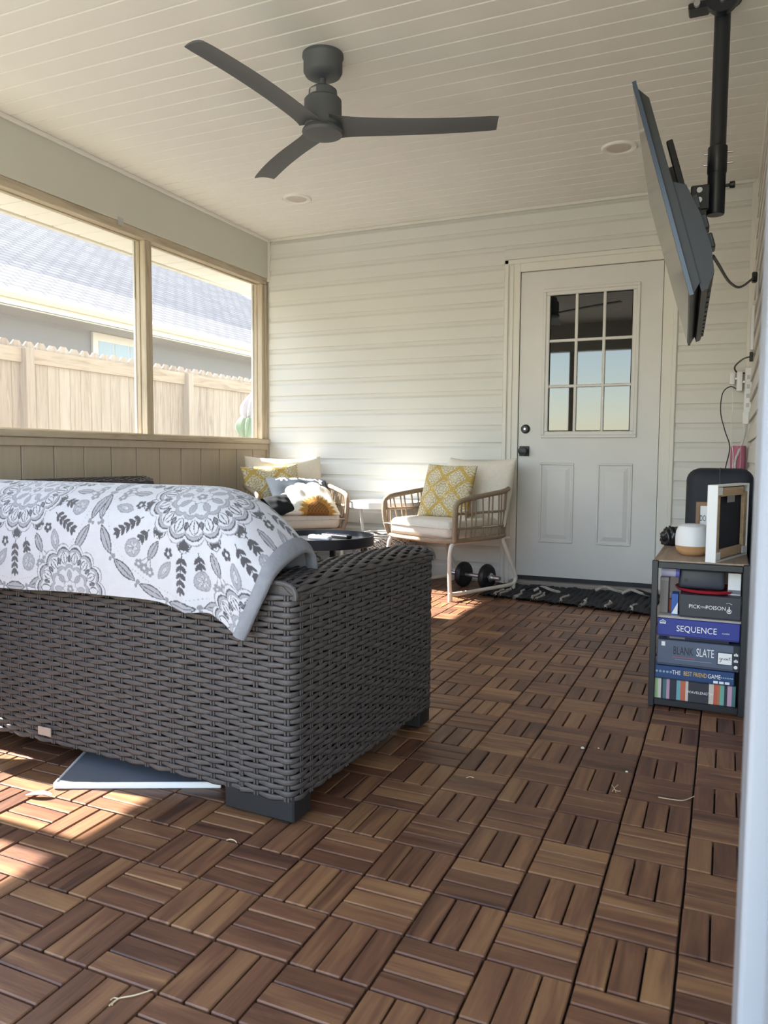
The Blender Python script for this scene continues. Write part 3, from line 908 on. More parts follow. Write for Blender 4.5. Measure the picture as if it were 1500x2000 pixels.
# ================================================================== WICKER SOFAS
def weave(name, mapf, U, v0, v1, parent, pu=0.043, pv=0.0130, amp=0.0030, hw=0.0070, sub=4, stakes=True):
    """horizontal strands over and under paired stakes; mapf(u, v, n) -> point"""
    ns = max(2, int(round(U / pu))); pu = U / ns
    us = np.linspace(0, U, ns * sub + 1)
    rows = max(1, int(round((v1 - v0) / pv)))
    pvv = (v1 - v0) / rows
    vs, fs = [], []
    sec = [(-1.0, 0.0), (-0.5, 0.0016), (0.5, 0.0016), (1.0, 0.0), (0.0, -0.002)]
    for r_ in range(rows):
        vc = v0 + (r_ + 0.5) * pvv
        o0 = len(vs)
        jit = random.uniform(-0.0007, 0.0007)
        for iu, u in enumerate(us):
            ph = math.cos(math.pi * u / pu + math.pi * r_)
            n_ = amp * ph
            h_ = hw * (0.95 + 0.13 * ph)
            vw = vc + jit + 0.0009 * math.sin(u * 61 + r_ * 2.1)
            for s, d in sec:
                vs.append(mapf(u, vw + s * h_, n_ + d))
        L = len(sec)
        for iu in range(len(us) - 1):
            a = o0 + iu * L
            for k in range(L):
                k2 = (k + 1) % L
                fs.append((a + k, a + k2, a + L + k2, a + L + k))
    b_ = MB().add(vs, fs, True)
    if stakes:
        svs, sfs = [], []
        vv = np.linspace(v0, v1, max(3, int((v1 - v0) / 0.04)))
        for j in range(ns + 1):
            for du in (-0.0042, 0.0042):
                u = min(max(j * pu + du, 0), U)
                o0 = len(svs)
                for v in vv:
                    for s, d in ((-0.0036, 0), (0, 0.0016), (0.0036, 0), (0, -0.0016)):
                        svs.append(mapf(min(max(u + s, 0), U), v, d))
                for i in range(len(vv) - 1):
                    a = o0 + i * 4
                    for k in range(4):
                        sfs.append((a + k, a + (k + 1) % 4, a + 4 + (k + 1) % 4, a + 4 + k))
        b_.add(svs, sfs, True)
    me = bpy.data.meshes.new(name)
    me.from_pydata([tuple(p) for p in b_.v], [], b_.f)
    me.polygons.foreach_set('use_smooth', [True] * len(me.polygons))
    o = obj(name, me, M['wicker'], parent)
    o['kind'] = 'stuff'
    return o

def path_map(pts):
    """plan path (x, y): returns length and map(u, z, n) with n to the right-hand outside"""
    P = np.array(pts, float)
    seg = np.hypot(*np.diff(P, axis=0).T)
    S = np.r_[0, np.cumsum(seg)]
    T = np.gradient(P, S, axis=0)
    T /= np.linalg.norm(T, axis=1)[:, None]
    def f(u, v, n):
        x = np.interp(u, S, P[:, 0]); y = np.interp(u, S, P[:, 1])
        tx = np.interp(u, S, T[:, 0]); ty = np.interp(u, S, T[:, 1])
        return (x + ty * n, y - tx * n, v)
    return S[-1], f

def round_path(corners, r=0.028, n=6):
    out = [Vector(corners[0] + (0,))]
    for i in range(1, len(corners) - 1):
        a, b_, c = (Vector(q + (0,)) for q in corners[i - 1:i + 2])
        d1, d2 = (a - b_).normalized(), (c - b_).normalized()
        p1, p2 = b_ + d1 * r, b_ + d2 * r
        for k in range(n + 1):
            t = k / n
            out.append((p1 * (1 - t) ** 2) + (b_ * 2 * t * (1 - t)) + p2 * t ** 2)
    out.append(Vector(corners[-1] + (0,)))
    return [(p.x, p.y) for p in out]

def make_sofa(L, label, loc, rotz, back_z, detail=True):
    """local: x from -L (far arm) to 0 (near arm), y from 0 (back panel) to D (seat front), z up"""
    D, AW, AZ, ZB = 0.815, 0.150, 0.545, 0.058
    t = thing('wicker_sofa', label, 'sofa', loc, rotz)
    # back panel
    Lb, fb_ = path_map([(-L + AW + 0.004, 0.006), (-AW - 0.004, 0.006)])
    weave('back_weave', fb_, Lb, ZB, back_z - 0.02, t)
    Lt, ft = path_map([(-L + AW, 0), (-AW, 0)])
    def topmap(u, v, n):   # v runs over the top of the back, front to rear
        a = v / 0.17
        return (-L + AW + u, 0.012 + 0.15 * a, back_z - 0.018 + 0.018 * math.sin(math.pi * a) + n)
    weave('back_top_weave', topmap, L - 2 * AW, 0.0, 0.17, t)
    Li, fi = path_map([(-AW, 0.165), (-L + AW, 0.165)])
    weave('back_inner_weave', fi, Li, 0.40, back_z - 0.02, t, stakes=False)
    # arms
    for s in (0, 1):
        if s == 0:
            pth = round_path([(-AW, 0.0), (0.0, 0.0), (0.0, D), (-AW, D), (-AW, 0.2)])
        else:
            pth = round_path([(-L + AW, 0.2), (-L + AW, D), (-L, D), (-L, 0.0), (-L + AW, 0.0)])
        U, f = path_map(pth)
        weave('arm_weave', f, U, ZB, AZ, t)
        x0 = -AW if s == 0 else -L
        prof_a = np.array([(-(AW / 2 + 0.002) * math.copysign(abs(math.cos(q)) ** 0.5, math.cos(q)), AZ - 0.008 + 0.034 * max(0.0, math.sin(q)) ** 0.6) for q in np.linspace(0, math.pi, 121)])
        sa = np.r_[0, np.cumsum(np.hypot(*np.diff(prof_a, axis=0).T))]
        tn_ = np.gradient(prof_a, sa, axis=0)
        def am(u, v, n, x0=x0, prof_a=prof_a, sa=sa, tn_=tn_):
            xx = x0 + AW / 2 + np.interp(v, sa, prof_a[:, 0]); zz = np.interp(v, sa, prof_a[:, 1])
            tx, tz = np.interp(v, sa, tn_[:, 0]), np.interp(v, sa, tn_[:, 1])
            L_ = math.hypot(tx, tz) + 1e-9
            return (xx - tz / L_ * n, u, zz + tx / L_ * n + 0.010 * math.sin(math.pi * min(max(u / D, 0), 1)))
        SA = float(sa[-1])
        am2 = lambda u, v, n, am=am: am(u + 0.008, v, n)
        weave('arm_top_weave', am2, D - 0.016, 0.0, SA, t, pv=0.0130)
        for ue in (0.006, D - 0.006):
            arch = [am(ue, v_, 0.001) for v_ in np.linspace(0, SA, 25)]
            obj('edge_strand', MB().tube(arch, 0.006, 8), M['wicker'], t)
            yy0, yy1 = (ue + 0.002, ue + 0.012) if ue < 0.3 else (ue - 0.012, ue - 0.002)
            obj('end_cap', MB().prism([(q[0], q[2] - 0.004) for q in arch], yy0, yy1, 'xz'), M['wicker'], t)
    # seat front and inner frame, cushions, legs
    Ls, fs_ = path_map([(-AW, D - 0.02), (-L + AW, D - 0.02)])
    weave('seat_front_weave', fs_, Ls, ZB, 0.28, t, stakes=False)
    fr = MB()
    fr.box(-L + 0.02, -0.02, 0.02, D - 0.03, 0.075, 0.10)
    fr.box(-L + AW + 0.01, -AW - 0.01, 0.035, 0.14, 0.1, back_z - 0.04)
    fr.box(-AW + 0.025, -0.025, 0.03, D - 0.03, 0.1, AZ - 0.02)
    fr.box(-L + 0.025, -L + AW - 0.025, 0.03, D - 0.03, 0.1, AZ - 0.02)
    obj('inner_frame', fr, M['black'], t)
    nseat = 2 if L < 1.6 else 3
    wseat = (L - 2 * AW - 0.02) / nseat
    for k in range(nseat):
        xa = -L + AW + 0.01 + k * wseat
        obj('seat_cushion', MB().box(xa, xa + wseat - 0.008, 0.19, D - 0.01, 0.29, 0.43, bevel=0.035, seg=4), M['grey_cushion'], t)
    for (x0, x1) in ((-0.205, -0.004), (-L + 0.004, -L + 0.205)):
        for (y0, y1) in ((0.006, 0.085), (D - 0.09, D - 0.01)):
            sx = x0 if x0 > -0.5 else x0
            if y0 > 0.3:
                xx0, xx1 = (x1 - 0.085, x1) if x0 > -0.5 else (x0, x0 + 0.085)
            else:
                xx0, xx1 = x0, x1
            lg = obj('leg', MB().box(xx0, xx1, y0, y1, 0.006, 0.08, bevel=0.004), M['wicker_leg'], t)
            cx_ = xx1 - 0.03 if x0 > -0.5 else xx0 + 0.03
            obj('glide_foot', MB().lathe([(0.001, 0.0), (0.016, 0.0), (0.018, 0.008), (0.014, 0.012)], 14, (cx_, y0 + 0.022, 0)), M['wicker_leg'], lg)
    return t
SO = (-0.690, 0.262, 0.0); SROT = R(-2.8)
sofa = make_sofa(1.78, 'grey-brown wicker sofa seen from behind with floral blanket over it', SO, SROT, 0.705)
tg = obj('maker_tag', MB().box(-0.845, -0.795, -0.010, -0.006, 0.082, 0.106, bevel=0.001), mat('beige_rubber_tag', (168, 150, 138), 0.6), sofa)
sofa2 = make_sofa(1.33, 'low grey-brown wicker loveseat under the screened windows', (-3.040, 1.17, 0.0), R(-90), 0.735)

# ================================================================== BLANKET
class Art:
    """small raster the blanket's printed drawing is made on; X across, V down from the crest (metres)"""
    def __init__(self, x0, x1, v0, v1, d):
        self.x = np.arange(x0, x1 + d, d); self.v = np.arange(v0, v1 + d, d)
        self.X, self.V = np.meshgrid(self.x, self.v)
        self.c = np.zeros(self.X.shape + (3,)); self.c[:] = (186, 183, 188)
        self.d = d
    def win(self, x0, x1, v0, v1):
        i0, i1 = np.searchsorted(self.x, (x0, x1)); j0, j1 = np.searchsorted(self.v, (v0, v1))
        return slice(j0, j1), slice(i0, i1)
    def put(self, w, mask, col):
        self.c[w][np.clip(mask, 0, 1) > 0.5] = col
    def stroke(self, pts, wd, col):
        p = np.array(pts)
        for a, b_ in zip(p[:-1], p[1:]):
            w = self.win(min(a[0], b_[0]) - wd, max(a[0], b_[0]) + wd, min(a[1], b_[1]) - wd, max(a[1], b_[1]) + wd)
            X, Vv = self.X[w], self.V[w]
            if X.size == 0:
                continue
            ab = b_ - a; L2 = (ab ** 2).sum() + 1e-12
            t = np.clip(((X - a[0]) * ab[0] + (Vv - a[1]) * ab[1]) / L2, 0, 1)
            dd = np.hypot(X - a[0] - t * ab[0], Vv - a[1] - t * ab[1])
            self.put(w, dd < wd / 2, col)
    def leaf(self, cx, cv, ang, ln, wd, edge, fill=None, lw=0.004, vein=True):
        w = self.win(cx - ln, cx + ln, cv - ln, cv + ln)
        X, Vv = self.X[w] - cx, self.V[w] - cv
        if X.size == 0:
            return
        u = (X * math.cos(ang) + Vv * math.sin(ang)) / (ln / 2); q = (-X * math.sin(ang) + Vv * math.cos(ang))
        half = wd / 2 * np.clip(1 - u * u, 0, 1) ** 0.85
        inside = (np.abs(u) < 1) & (np.abs(q) < half)
        if fill is not None:
            self.put(w, inside, fill)
        if edge is not None:
            self.put(w, inside & (np.abs(q) > half - lw), edge)
            if vein:
                self.put(w, inside & (np.abs(q) < lw * 0.35) & (np.abs(u) < 0.75), edge)
    def disc(self, cx, cv, r_, col, r0=0.0):
        w = self.win(cx - r_, cx + r_, cv - r_, cv + r_)
        dd = np.hypot(self.X[w] - cx, self.V[w] - cv)
        self.put(w, (dd < r_) & (dd >= r0), col)
    def scallop(self, cx, cv, r_, n, depth, wd, col, fill=None, ph=0.0):
        w = self.win(cx - r_ - depth, cx + r_ + depth, cv - r_ - depth, cv + r_ + depth)
        X, Vv = self.X[w] - cx, self.V[w] - cv
        th = np.arctan2(Vv, X); dd = np.hypot(X, Vv)
        rr = r_ + depth * (np.abs(np.cos(n * (th + ph) / 2)) ** 0.7 - 0.5)
        if fill is not None:
            self.put(w, dd < rr, fill)
        self.put(w, np.abs(dd - rr) < wd / 2, col)
DK, MD, LT, WH = (76, 74, 78), (128, 126, 131), (150, 148, 154), (185, 183, 188)
def flower(A, x, v, r_, col):
    for k in range(5):
        a = 2 * math.pi * k / 5 + 0.3
        A.disc(x + r_ * math.cos(a), v + r_ * math.sin(a), r_ * 0.62, col)
    A.disc(x, v, r_ * 0.5, WH)
def sprig(A, x, v, ang, ln, col, n=5, lw=0.014):
    A.stroke([(x, v), (x + ln * math.cos(ang), v + ln * math.sin(ang))], 0.003, col)
    for k in range(n):
        t = (k + 0.7) / n
        px_, pv_ = x + ln * t * math.cos(ang), v + ln * t * math.sin(ang)
        for s in (-1, 1):
            a2 = ang + s * 0.75
            A.leaf(px_ + 0.010 * math.cos(a2), pv_ + 0.010 * math.sin(a2), a2, 0.024, 0.0105, col, col)
    A.leaf(x + ln * 1.05 * math.cos(ang), v + ln * 1.05 * math.sin(ang), ang, 0.024, 0.010, col, col)
def medallion(A, cx, cv, k=1.0, full=True):
    if full:
        for i in range(24):            # sprays between core and garland
            a = 2 * math.pi * i / 24 + math.pi / 2
            ca, sa = math.cos(a), math.sin(a)
            ty = i % 4
            if ty == 0:
                sprig(A, cx + 0.160 * ca, cv + 0.160 * sa, a, 0.085, DK, 5)
            elif ty == 1:
                flower(A, cx + 0.172 * ca, cv + 0.172 * sa, 0.0090, DK)
                A.leaf(cx + 0.218 * ca, cv + 0.218 * sa, a + 0.45, 0.064, 0.030, MD, LT, 0.003)
                A.leaf(cx + 0.218 * ca, cv + 0.218 * sa, a + 0.45, 0.036, 0.012, MD, WH, 0.002)
            elif ty == 2:
                A.leaf(cx + 0.190 * ca, cv + 0.190 * sa, a, 0.060, 0.026, DK, LT, 0.0028)
                for s_ in (-1, 0, 1):
                    b_ = a + s_ * 0.085
                    A.stroke([(cx + 0.205 * ca, cv + 0.205 * sa), (cx + 0.240 * math.cos(b_), cv + 0.240 * math.sin(b_))], 0.0024, MD)
                    flower(A, cx + 0.244 * math.cos(b_), cv + 0.244 * math.sin(b_), 0.0085, MD)
            else:
                sprig(A, cx + 0.158 * ca, cv + 0.158 * sa, a, 0.030, DK, 2)
                q_, v_ = cx + 0.226 * ca, cv + 0.226 * sa
                A.disc(q_, v_, 0.025, LT); A.disc(q_, v_, 0.025, MD, 0.0225)
                for r5 in range(6):
                    a5 = a + r5 * math.pi / 3
                    A.leaf(q_ + 0.011 * math.cos(a5), v_ + 0.011 * math.sin(a5), a5, 0.021, 0.010, MD, WH, 0.002)
        for i in range(18):            # leaf garland round the outside
            a = 2 * math.pi * i / 18 + math.pi / 18
            A.leaf(cx + 0.288 * math.cos(a), cv + 0.288 * math.sin(a), a + math.pi / 2, 0.088, 0.030, DK, LT, 0.0034)
            a += math.pi / 18
            A.disc(cx + 0.288 * math.cos(a), cv + 0.288 * math.sin(a), 0.007, MD); A.disc(cx + 0.300 * math.cos(a), cv + 0.300 * math.sin(a), 0.005, MD)
            for j in range(7):
                q = a + (j - 3) * 0.035
                A.disc(cx + 0.268 * math.cos(q), cv + 0.268 * math.sin(q), 0.0016, LT)
        for i in range(10):            # framed buds round the core
            a = 2 * math.pi * i / 10 + 0.3
            A.leaf(cx + 0.136 * math.cos(a), cv + 0.136 * math.sin(a), a, 0.05, 0.042, DK, WH, 0.003)
            sprig(A, cx + 0.120 * math.cos(a), cv + 0.120 * math.sin(a), a, 0.022, DK, 2)
    s = k
    A.scallop(cx, cv, 0.118 * s, 14, 0.016 * s, 0.0032, MD, WH)
    A.scallop(cx, cv, 0.108 * s, 14, 0.014 * s, 0.0042, DK, LT)
    A.scallop(cx, cv, 0.100 * s, 14, 0.012 * s, 0.002, MD, WH)
    for i in range(14):
        a = 2 * math.pi * (i + 0.0) / 14
        A.leaf(cx + 0.086 * s * math.cos(a), cv + 0.086 * s * math.sin(a), a, 0.036 * s, 0.024 * s, DK, WH, 0.003)
        a += math.pi / 14
        A.leaf(cx + 0.084 * s * math.cos(a), cv + 0.084 * s * math.sin(a), a, 0.022 * s, 0.012 * s, DK, MD, 0.003)
    A.scallop(cx, cv, 0.064 * s, 12, 0.010 * s, 0.003, MD, LT)
    A.scallop(cx, cv, 0.056 * s, 12, 0.008 * s, 0.002, MD, WH)
    for i in range(8):
        a = 2 * math.pi * i / 8
        A.leaf(cx + 0.040 * s * math.cos(a), cv + 0.040 * s * math.sin(a), a, 0.032 * s, 0.018 * s, MD, LT, 0.0024)
    A.scallop(cx, cv, 0.022 * s, 8, 0.006 * s, 0.0024, MD, WH)
    flower(A, cx, cv, 0.008 * s, MD)
A = Art(-1.75, 0.06, -0.36, 0.42, 0.0015)
for k in range(-1, 4):
    medallion(A, -0.285 - 0.585 * k, 0.085, 1.12, True)
for k in range(-1, 3):
    medallion(A, -0.66 - 0.585 * k, 0.372, 1.0, False)

prof = catmull([(0.245, 0.45, 0), (0.235, 0.58, 0), (0.225, 0.68, 0), (0.195, 0.752, 0), (0.125, 0.785, 0), (0.045, 0.772, 0), (-0.018, 0.722, 0), (-0.042, 0.645, 0), (-0.048, 0.57, 0), (-0.047, 0.497, 0)], 12)
prof = np.array([(p.x, p.y) for p in prof])
sl = np.r_[0, np.cumsum(np.hypot(*np.diff(prof, axis=0).T))]
s_crest = sl[np.argmax(prof[:, 1])]; S_END = sl[-1]
def blanket_point(x, s, inset=0.0):
    """x, s arrays -> xyz of the draped sheet"""
    y = np.interp(s, sl, prof[:, 0]); z = np.interp(s, sl, prof[:, 1])
    dy = np.interp(s, sl, np.gradient(prof[:, 0], sl)); dz = np.interp(s, sl, np.gradient(prof[:, 1], sl))
    nn = np.hypot(dy, dz); ny, nz = -dz / nn, dy / nn
    sg = np.where(nz * 1.0 + ny * 0 > 0, 1, 1)
    V_ = s - s_crest
    rear = np.clip(V_ / (S_END - s_crest), 0, 1)
    # sheet runs out past the end of the backrest and sags there
    u = np.clip((x + 0.33) / 0.28, 0, 1.2)
    drop = 0.165 * u ** 2.3
    wgt = np.where(V_ > 0, 1 - 0.72 * rear ** 1.5, 1 - 0.25 * np.clip(-V_ / 0.3, 0, 1))
    z = z - drop * wgt
    y = y + 0.02 * u ** 2 * (0.12 - y) / 0.15
    # soft folds
    fold = 0.010 * np.exp(-((x + 0.265 + 0.10 * (1 - rear)) / 0.020) ** 2) * rear ** 2 - 0.012 * np.exp(-((x + 0.215 + 0.06 * (1 - rear)) / 0.022) ** 2) * rear ** 1.5
    fold += 0.004 * np.sin(x * 9 + 2 * rear) * rear + 0.003 * np.sin(x * 23 + 1.3) * rear ** 2
    fold += 0.010 * np.exp(-((x + 0.13) / 0.03) ** 2) * np.clip(rear * 2, 0, 1)
    y = y - fold * np.clip(rear * 3, 0, 1)
    y = y - 0.075 * np.clip((-0.95 - x) / 0.3, 0, 1) ** 1.2 * rear
    hem = 0.012 * np.sin(x * 4.2 + 0.5) + 0.03 * np.exp(-((x + 0.10) / 0.07) ** 2) + 0.012 * np.exp(-((x + 0.28) / 0.05) ** 2)
    z = z - hem * rear ** 3
    sgn = -1.0
    y = y + inset * dz / nn * 1.0
    z = z - inset * dy / nn * -1.0 * -1.0
    return np.stack([x, y, z], -1)
def edge_x(s):
    V_ = s - s_crest
    rear = np.clip(V_ / (S_END - s_crest), 0, 1)
    return -0.055 - 0.055 * rear ** 1.4 + 0.02 * np.sin(rear * 3.0) - 0.02 * np.clip(-V_ / 0.3, 0, 1)
cols = np.r_[np.linspace(0, 0.40, 40, endpoint=False), np.linspace(0.40, 1.0, 560)]
rows_ = np.r_[np.linspace(0, s_crest - 0.10, 26, endpoint=False), np.linspace(s_crest - 0.10, S_END, 250)]
Cc, Ss = np.meshgrid(cols, rows_)
Xx = -1.70 + (edge_x(Ss) + 1.70) * Cc
P = blanket_point(Xx, Ss)
bl = thing('throw_blanket', 'white fleece blanket with grey floral medallions draped over sofa back', 'blanket', SO, SROT)
bme = grid_mesh('printed_fleece', P)
ix = np.clip(np.searchsorted(A.x, Xx.ravel()), 0, len(A.x) - 1); iv = np.clip(np.searchsorted(A.v, (Ss - s_crest).ravel()), 0, len(A.v) - 1)
set_print(bme, A.c[iv, ix])
obj('printed_fleece', bme, attr_mat('printed_fleece', 0.95, 0.35, 300, 0.3), bl)
def offset_sheet(Pn, d):
    du = np.gradient(Pn, axis=1); dv = np.gradient(Pn, axis=0)
    nrm = np.cross(du, dv); nrm /= np.linalg.norm(nrm, axis=-1)[..., None] + 1e-9
    c_ = np.array([-0.9, 0.10, 0.5])
    sg = np.sign(((Pn - c_) * nrm).sum(-1).mean())
    return Pn + nrm * d * sg
Pc = P[::6, ::8]
obj('lining', grid_mesh('lining', offset_sheet(P[::3, ::6], -0.007)), mat('grey_fleece_lining', (150, 149, 155), 0.95, var=0.18, scale=22), bl)
# bound edge along the right end
se = np.linspace(0, S_END, 90)
bands = []
for dx, off in ((-0.027, 0.002), (-0.024, 0.007), (-0.015, 0.009), (-0.004, 0.007), (0.002, 0.0), (-0.004, -0.010), (-0.015, -0.013), (-0.027, -0.010)):
    xe = edge_x(se) + dx
    bands.append((blanket_point(xe, se), off))
Pb = np.stack([b_[0] for b_ in bands], 1)
base = np.stack([blanket_point(edge_x(se) + d_, se) for d_ in np.linspace(-0.028, 0.0, 8)], 1)
du = np.gradient(base, axis=1); dv = np.gradient(base, axis=0); nrm = np.cross(du, dv); nrm /= np.linalg.norm(nrm, axis=-1)[..., None]
sg = np.sign(((base - np.array([-0.9, 0.10, 0.5])) * nrm).sum(-1).mean())
Pb = Pb + nrm * sg * np.array([b_[1] for b_ in bands])[None, :, None]
obj('edge_binding', grid_mesh('edge_binding', Pb), mat('grey_fleece_binding', (128, 128, 134), 0.95, var=0.08, scale=60, bump=0.4, bscale=120), bl)

# ================================================================== ROPE CHAIRS
def make_chair(label, loc, rotz):
    t = thing('rope_chair', label, 'chair', loc, rotz, 'rope armchairs by the siding wall')
    hw = 0.294
    def U(z_, spread=0.0, front=-0.27):   # plan outline of a rail: front left, round the back, front right
        return [(-hw - spread, front, z_), (-hw - spread, -0.05, z_), (-hw - spread + 0.005, 0.16, z_), (-hw - spread + 0.06, 0.27, z_), (-0.12, 0.305, z_), (0.12, 0.305, z_), (hw + spread - 0.06, 0.27, z_), (hw + spread - 0.005, 0.16, z_), (hw + spread, -0.05, z_), (hw + spread, front, z_)]
    base = catmull(U(0.362, -0.012), 6)
    base_o = obj('seat_rail', MB().tube(base, 0.014, 10), M['rope'], t)
    obj('front_rail', MB().tube(catmull([(-hw + 0.012, -0.27, 0.362), (-0.15, -0.30, 0.356), (0.15, -0.30, 0.356), (hw - 0.012, -0.27, 0.362)], 6), 0.014, 10), M['rope'], t)
    top = U(0.60, 0.014)
    zt = [0.605, 0.628, 0.650, 0.672, 0.684, 0.684, 0.672, 0.650, 0.628, 0.605]
    top = [(x, y, z_) for (x, y, _), z_ in zip(top, zt)]
    top = [(-hw + 0.012, -0.27, 0.362), (-hw - 0.004, -0.292, 0.44), (-hw - 0.012, -0.297, 0.54)] + [(-hw - 0.014, -0.262, 0.598)] + top[1:-1] + [(hw + 0.014, -0.262, 0.598), (hw + 0.012, -0.297, 0.54), (hw + 0.004, -0.292, 0.44), (hw - 0.012, -0.27, 0.362)]
    topc = catmull(top, 7)
    obj('arm_rail', MB().tube(topc, 0.0155, 10), M['rope'], t)
    for z_ in (0.435, 0.525):
        obj('mid_rail', MB().tube(catmull(U(z_, 0.0, -0.285), 6), 0.0075, 8), M['rope'], t)
    # spindles
    topn = [p for p in topc if p.z > 0.585]
    N = 42
    for k in range(N):
        q = k / (N - 1)
        a = topn[int(round(q * (len(topn) - 1)))]
        b_ = base[int(round(q * (len(base) - 1)))]
        obj('spindle', MB().tube([b_, (Vector(b_).lerp(a, 0.5)) + Vector((0.004 * (1 if a.x > 0 else -1), 0, 0)), a], 0.0058, 6), M['rope'], t)
    for s in (-1, 1):
        xs = s * 0.265
        pth = catmull([(xs, -0.255, 0.350), (xs, -0.285, 0.325), (xs, -0.297, 0.25), (xs, -0.293, 0.10), (xs, -0.285, 0.055), (xs, -0.25, 0.040), (xs, 0.10, 0.037), (xs, 0.30, 0.040), (xs, 0.345, 0.065), (xs, 0.335, 0.12), (xs, 0.20, 0.350)], 6)
        lg = obj('leg', MB().tube(pth, 0.0125, 10), M['cream_metal'], t)
        for yy_ in (-0.287, 0.325):
            obj('foot', MB().lathe([(0.014, 0.0), (0.0145, 0.05)], 12, (xs, yy_, 0)), M['cream_metal'], lg)
        obj('seat_bar', MB().tube([(xs, -0.26, 0.347), (xs, 0.27, 0.347)], 0.009, 8), M['cream_metal'], t)
    obj('cross_bar', MB().tube([(-0.265, 0.0, 0.345), (0.265, 0.0, 0.345)], 0.009, 8), M['cream_metal'], t)
    sc = obj('seat_cushion', MB().box(-0.262, 0.262, -0.30, 0.22, 0.366, 0.478, bevel=0.042, seg=5), M['cushion'], t)
    pip = catmull([(-0.235, -0.302, 0.436), (0.235, -0.302, 0.436), (0.264, -0.272, 0.436), (0.264, 0.19, 0.436), (-0.264, 0.19, 0.436), (-0.264, -0.272, 0.436)], 8, True)
    obj('piping', MB().tube(pip, 0.003, 6, closed=True), M['cushion'], sc)
    bc_ = pillow_mesh('back_cushion', 0.57, 0.45, 0.19, 26, pinch=0.02, sag=0.02)
    o = obj('back_cushion', bc_, M['cushion'], t, (0.01, 0.245, 0.640), (R(-14), 0, 0))
    return t
chairR = make_chair('rope-backed armchair beside the white door with a yellow pillow', (-1.412, 3.450, 0), -0.40)
chairL = make_chair('rope-backed armchair in the window corner holding three pillows', (-2.58, 3.44, 0), 0.80)

def ogee(U, V, k=2.2, ph=(0, 0)):
    x, y = U * k * 0.5 + ph[0], V * k * 0.5 + ph[1]
    # staggered lattice of diamonds with bowed sides
    xa, ya = x - np.round(x), y - np.round(y)
    xb, yb = x - 0.5 - np.round(x - 0.5), y - 0.5 - np.round(y - 0.5)
    da = np.abs(xa) + np.abs(ya) * 0.95; dbb = np.abs(xb) + np.abs(yb) * 0.95
    useb = dbb < da
    lx, ly = np.where(useb, xb, xa), np.where(useb, yb, ya)
    e = np.minimum(da, dbb)
    c = np.zeros((len(x), 3)); c[:] = (190, 160, 88)
    r_ = np.hypot(lx, ly); th = np.arctan2(ly, lx)
    lace = (np.sin(r_ * 52 + 2 * np.cos(8 * th)) + 0.8 * np.cos(8 * th) * np.sin(r_ * 30)) > -0.1
    inside = e < 0.40
    c[inside & lace] = (212, 204, 184)
    c[inside & ~lace] = (182, 162, 112)
    dots = (np.abs(e - 0.5) < 0.02) & (np.sin(lx * 40) > 0.6)
    c[dots] = (228, 216, 180)
    return c
CLOTH = attr_mat('printed_pillow_cloth', 0.9, 0.25, 500)
def wpos(t, p):
    a = t.rotation_euler.z
    return (t.location.x + p[0] * math.cos(a) - p[1] * math.sin(a), t.location.y + p[0] * math.sin(a) + p[1] * math.cos(a), p[2])
def pillow(name, label, mesh, chair, p, rot, parts=None, group=None):
    t = thing(name, label, 'pillow', wpos(chair, p), 0, group)
    t.rotation_euler = (rot[0], rot[1], chair.rotation_euler.z + rot[2])
    t.rotation_mode = 'XYZ'
    obj('cover', mesh, CLOTH, t)
    return t
py1 = pillow('throw_pillow', 'yellow patterned square pillow upright on the chair beside the door', pillow_mesh('yellow_cover', 0.39, 0.36, 0.13, 110, lambda u, v: ogee(u, v), 0.05), chairR, (-0.045, 0.015, 0.640), (R(-18), R(1), 0.10), group='yellow pillows')
obj('care_tag', MB().box(-0.150, -0.120, -0.004, 0.0, -0.205, -0.170), M['white_plastic'], py1)
py2 = pillow('throw_pillow', 'yellow patterned pillow behind the daisy pillow in the corner chair', pillow_mesh('yellow_cover', 0.42, 0.36, 0.13, 90, lambda u, v: ogee(u, v, 2.0, (0.2, 0.3)), 0.06), chairL, (-0.12, 0.06, 0.625), (R(-20), R(-3), 0.1), group='yellow pillows')

